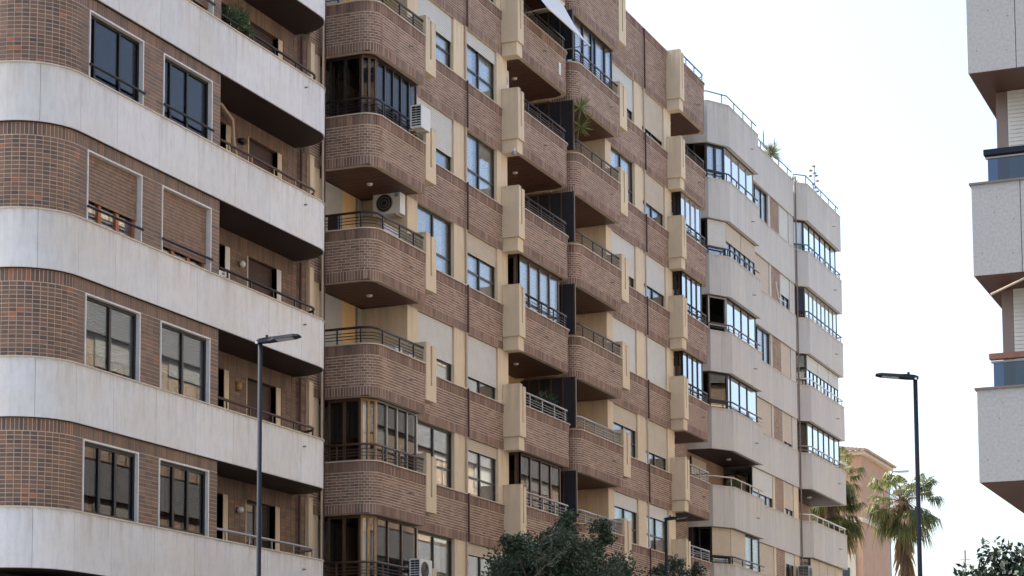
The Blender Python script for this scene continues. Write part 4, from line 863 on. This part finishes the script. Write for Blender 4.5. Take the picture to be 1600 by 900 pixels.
def fan(mb, base, d, L, R_, n=18, droop=.35, spread=150):
    """a fan leaf: petiole and a half-disc of pleated segments"""
    base = Vector(base); d = Vector(d).normalized(); side = d.cross(Vector((0, 0, 1))); side = side.normalized() if side.length > 1e-3 else Vector((1, 0, 0)); up = side.cross(d); hub = base + d * L + Vector((0, 0, -.06 * L))
    mb.hexa([base - side * .02, base + side * .02, hub + side * .012, hub - side * .012], [base - side * .02 + up * .02, base + side * .02 + up * .02, hub + side * .012 + up * .015, hub - side * .012 + up * .015])
    for i in range(n):
        a = math.radians(-spread / 2 + spread * (i + .5) / n); da = math.radians(spread / n * .52); rr = R_ * (1 - .22 * abs(a) / math.radians(spread / 2)) * random.uniform(.85, 1.08)
        v = lambda ang, r, dz: hub + (d * math.cos(ang) + side * math.sin(ang)) * r + up * (.03 if i % 2 else -.01) * (r > 0) + Vector((0, 0, dz))
        mb.quad(hub, v(a - da, rr * .6, -droop * .10 * rr), v(a, rr * .62, -droop * .10 * rr), v(a + da, rr * .6, -droop * .1 * rr))
        tip = v(a + random.uniform(-.03, .03), rr * .97, -droop * rr * random.uniform(.6, 1.3)); mb.tri(v(a - da, rr * .6, -droop * .1 * rr), tip, v(a + da, rr * .6, -droop * .1 * rr))
def palm(x, y, zc, label, seed, r=1.0):
    random.seed(seed); t = thing('fan_palm', (x, y, 0), label, 'palm tree', 'fan palms beyond the side street')
    m = MB(); m.tube([(x + .03 * math.sin(k), y, zc * k / 12) for k in range(13)], .36, 10, .26); m.build('trunk', 'bark', t, smooth=True)
    dead = MB()
    for i in range(120):
        a = random.uniform(0, 6.28); z = zc - random.uniform(.1, 4.2) ; rr = .22 + .25 * random.random(); p = Vector((x + math.cos(a) * .2, y + math.sin(a) * .2, z))
        leaf(dead, p, (math.cos(a) * .35, math.sin(a) * .35, -1), random.uniform(.8, 1.6), random.uniform(.05, .12), up=(-math.sin(a), math.cos(a), .3))
    for i in range(34):
        a = random.uniform(0, 6.28); fan(dead, (x, y, zc - random.uniform(-.3, .5)), (math.cos(a), math.sin(a), random.uniform(-1.5, .1)), random.uniform(.7, 1.35) * r, random.uniform(.7, 1.0) * r, n=12, droop=.5, spread=90)
    for i in range(110):
        a = random.uniform(-2.6, -.4); rr = random.uniform(.5, 1.0) * r; p = Vector((x + math.cos(a) * rr * .8 + random.gauss(0, .12), y + math.sin(a) * rr, zc + random.uniform(-.9, 1.0)))
        leaf(dead, p, (random.uniform(-.15, .15), -.1, -1), random.uniform(.6, 1.3), random.uniform(.02, .05), up=(1, 0, random.uniform(-.3, .3)))
    dead.build('dry_skirt', 'palm_dry', t)
    for i in range(74):
        a = i * 2.399 + random.uniform(-.2, .2); el = random.uniform(-1.5, .8) if i > 9 else random.uniform(.8, 1.5); f = MB(); fan(f, (x + math.cos(a) * .12, y + math.sin(a) * .12, zc + random.uniform(-.15, .2)), (math.cos(a), math.sin(a), el), random.uniform(1.05, 1.75) * r, random.uniform(.85, 1.1) * r, n=18, droop=random.uniform(.35, 1.0), spread=185); f.build('frond', 'palm', t)
palm(-25.4, 119, 17.3, 'fan palm with dry skirt, its crown clear against the sky', 3)
palm(-28.9, 116, 18.4, 'taller fan palm half hidden by the corner of the pale stone block', 5, .85)
palm(-29.4, 117.5, 16.6, 'lower fan palm showing under the balcony of the pale stone block', 8)
random.seed(21)
# spiky plant trained up the balcony screen
t = thing('spiky_plant', (-23.55, 61.9, 21.7), 'bright green spiky plant with two tufts beside a balcony screen', 'plant'); m = MB(); m.tube([(-23.5, 61.9, 21.72), (-23.42, 61.92, 22.4), (-23.36, 61.93, 23.1)], .02, 6); m.build('stem', 'bark', t)
for z in (23.1, 22.45):
    m = MB()
    for i in range(46):
        a = random.uniform(0, 6.28); e = random.uniform(-.9, 1.4); leaf(m, (-23.36, 61.93, z), (math.cos(a), math.sin(a), e), random.uniform(.32, .55), .018)
    m.build('leaf_tuft', 'spiky', t)
t = thing('balcony_bush', (-24.2, 41.5, 18.7), 'bushy green plant spilling over the top left marble balcony', 'plant'); bush(t, (-24.05, 41.3, 19.05), .42, 1100, 'leaf_light', L=.13, w=.016, sq=(.5, 1.6, .8)); m = MB(); m.box(-24.3, -24.0, 40.9, 42.2, 18.3, 18.72); m.build('planter', 'terracotta', t)
t = thing('balcony_plants', (-23.9, 59.4, 12.7), 'dark potted plants behind a grey balcony rail left of the screen', 'plant'); bush(t, (-23.95, 60.2, 13.15), .4, 700, 'leaf', L=.2, w=.02, sq=(.5, 1.5, .8)); m = MB(); m.box(-24.1, -23.8, 59.0, 60.8, 12.3, 12.75); m.build('planter', 'terracotta', t)
t = thing('balcony_plants', (-23.9, 80.2, 12.9), 'green plant behind the rail of the open bay on the stone block', 'plant'); bush(t, (-23.85, 80.0, 13.12), .22, 260, 'leaf_light', L=.12, w=.02, sq=(.5, 1.4, .8)); m = MB(); m.box(-24.0, -23.7, 79.7, 80.3, 12.6, 12.98); m.build('planter', 'terracotta', t)
# roof terrace plants
t = thing('yucca', (-24.25, 87.8, 28.2), 'spiky yucca plant behind the roof rail of the stone block', 'plant'); m = MB(); m.tube([(-24.25, 87.8, 28.2), (-24.25, 87.8, 28.85)], .05, 6); m.build('trunk', 'bark', t); m = MB()
for i in range(190):
    a = random.uniform(0, 6.28); leaf(m, (-24.25, 87.8, 28.85), (math.cos(a), math.sin(a), random.uniform(-.7, 1.5)), random.uniform(.45, .8), .022)
for (dx, dz) in ((-.1, .95), (.12, .75)):
    for i in range(9): leaf(m, (-24.25 + dx, 87.6 + dx * 4, 28.8 + .05 * i), (dx * .3, random.uniform(-.15, .15), 1), .8 * dz, .03)
m.build('leaf_tuft', 'leaf_pale', t)
t = thing('flower_stalk', (-24.3, 95.8, 28.3), 'thin agave flower stalk with flat clusters on the roof', 'plant'); m = MB(); m.tube([(-24.3, 95.8, 28.3), (-24.3, 95.8, 30.45)], .018, 5); m.build('stem', 'bark', t); m = MB()
for i, (dy, z) in enumerate(((0, 30.45), (-.35, 30.15), (.3, 30.2), (-.5, 29.85), (.45, 29.85), (-.1, 29.95), (.05, 29.6), (.5, 29.55), (.3, 29.3))): m.ball((-24.3 + random.uniform(-.1, .1), 95.8 + dy, z), .10, 7, 5, .5)
m.build('flower_cluster', 'leaf_pale', t)
t = thing('roof_succulents', (-24.3, 91.5, 28.3), 'low spiky succulents at the roof corner above the downpipe', 'plant'); m = MB()
for (y0, n) in ((90.9, 26), (92.3, 26), (91.6, 18)):
    for i in range(n): a = random.uniform(0, 6.28); leaf(m, (-24.2, y0, 28.36), (math.cos(a) * .6, math.sin(a) * .6, random.uniform(.4, 1.2)), random.uniform(.3, .5), .03)
m.build('leaf_tuft', 'leaf_pale', t)
# cable bracket on the stone block
t = thing('antenna_bracket', (-23.95, 87.9, 22.3), 'thin white L shaped bracket fixed on the stone block brick panel', 'bracket'); m = MB(); m.tube([(-23.95, 87.3, 23.0), (-23.85, 87.3, 22.25), (-23.85, 88.55, 22.3), (-23.9, 88.55, 22.0)], .022, 6); m.build('tube', 'white_metal', t)
# ================================================================ things left on the balconies
t = thing('storage_box', (-24.0, 49.5, 12.65), 'pale plastic storage boxes behind the rail of an open corner brick balcony', 'box'); m = MB(); m.box(-24.15, -23.72, 49.05, 49.45, 11.75, 12.90); m.build('box', 'ac_white', t); m = MB(); m.box(-24.15, -23.72, 49.85, 50.25, 11.75, 12.83); m.build('box', 'white_metal', t)
t = thing('cloth', (-23.7, 65.0, 12.66), 'small mauve cloth behind a balcony rail right of the screen', 'cloth'); m = MB()
for i in range(8):
    a, c = 64.3 + i * .09, 64.39 + i * .09; w = lambda y: -23.72 + .014 * math.sin(y * 25); m.quad((w(a), a, 12.67), (w(c), c, 12.67), (w(c) - .02, c, 12.80), (w(a) - .02, a, 12.80)); m.quad((w(a) - .02, a, 12.80), (w(c) - .02, c, 12.80), (w(c) - .2, c, 12.72), (w(a) - .2, a, 12.72))
M['mauve'] = mat('mauve_cloth', (.25, .20, .38), .95); m.build('fabric', 'mauve', t, smooth=True)
t = thing('clothes_dryer', (-24.6, 47.8, 15.7), 'dark red folded screen at the left end of an open corner balcony', 'screen'); m = MB(); m.box(-24.93, -24.60, 47.52, 47.60, 15.69, 16.12); m.build('panel', 'sh_dark', t); m = MB(); m.box(-24.60, -24.57, 47.50, 47.62, 15.69, 16.14); m.build('frame', 'alu', t)
t = thing('plaque', (-23.47, 60.4, 24.0), 'narrow white plate on the brick of a high balcony under the awning', 'plaque'); m = MB(); m.box(-23.5, -23.465, 60.35, 60.5, 23.72, 24.12); m.build('plate', 'white_metal', t)
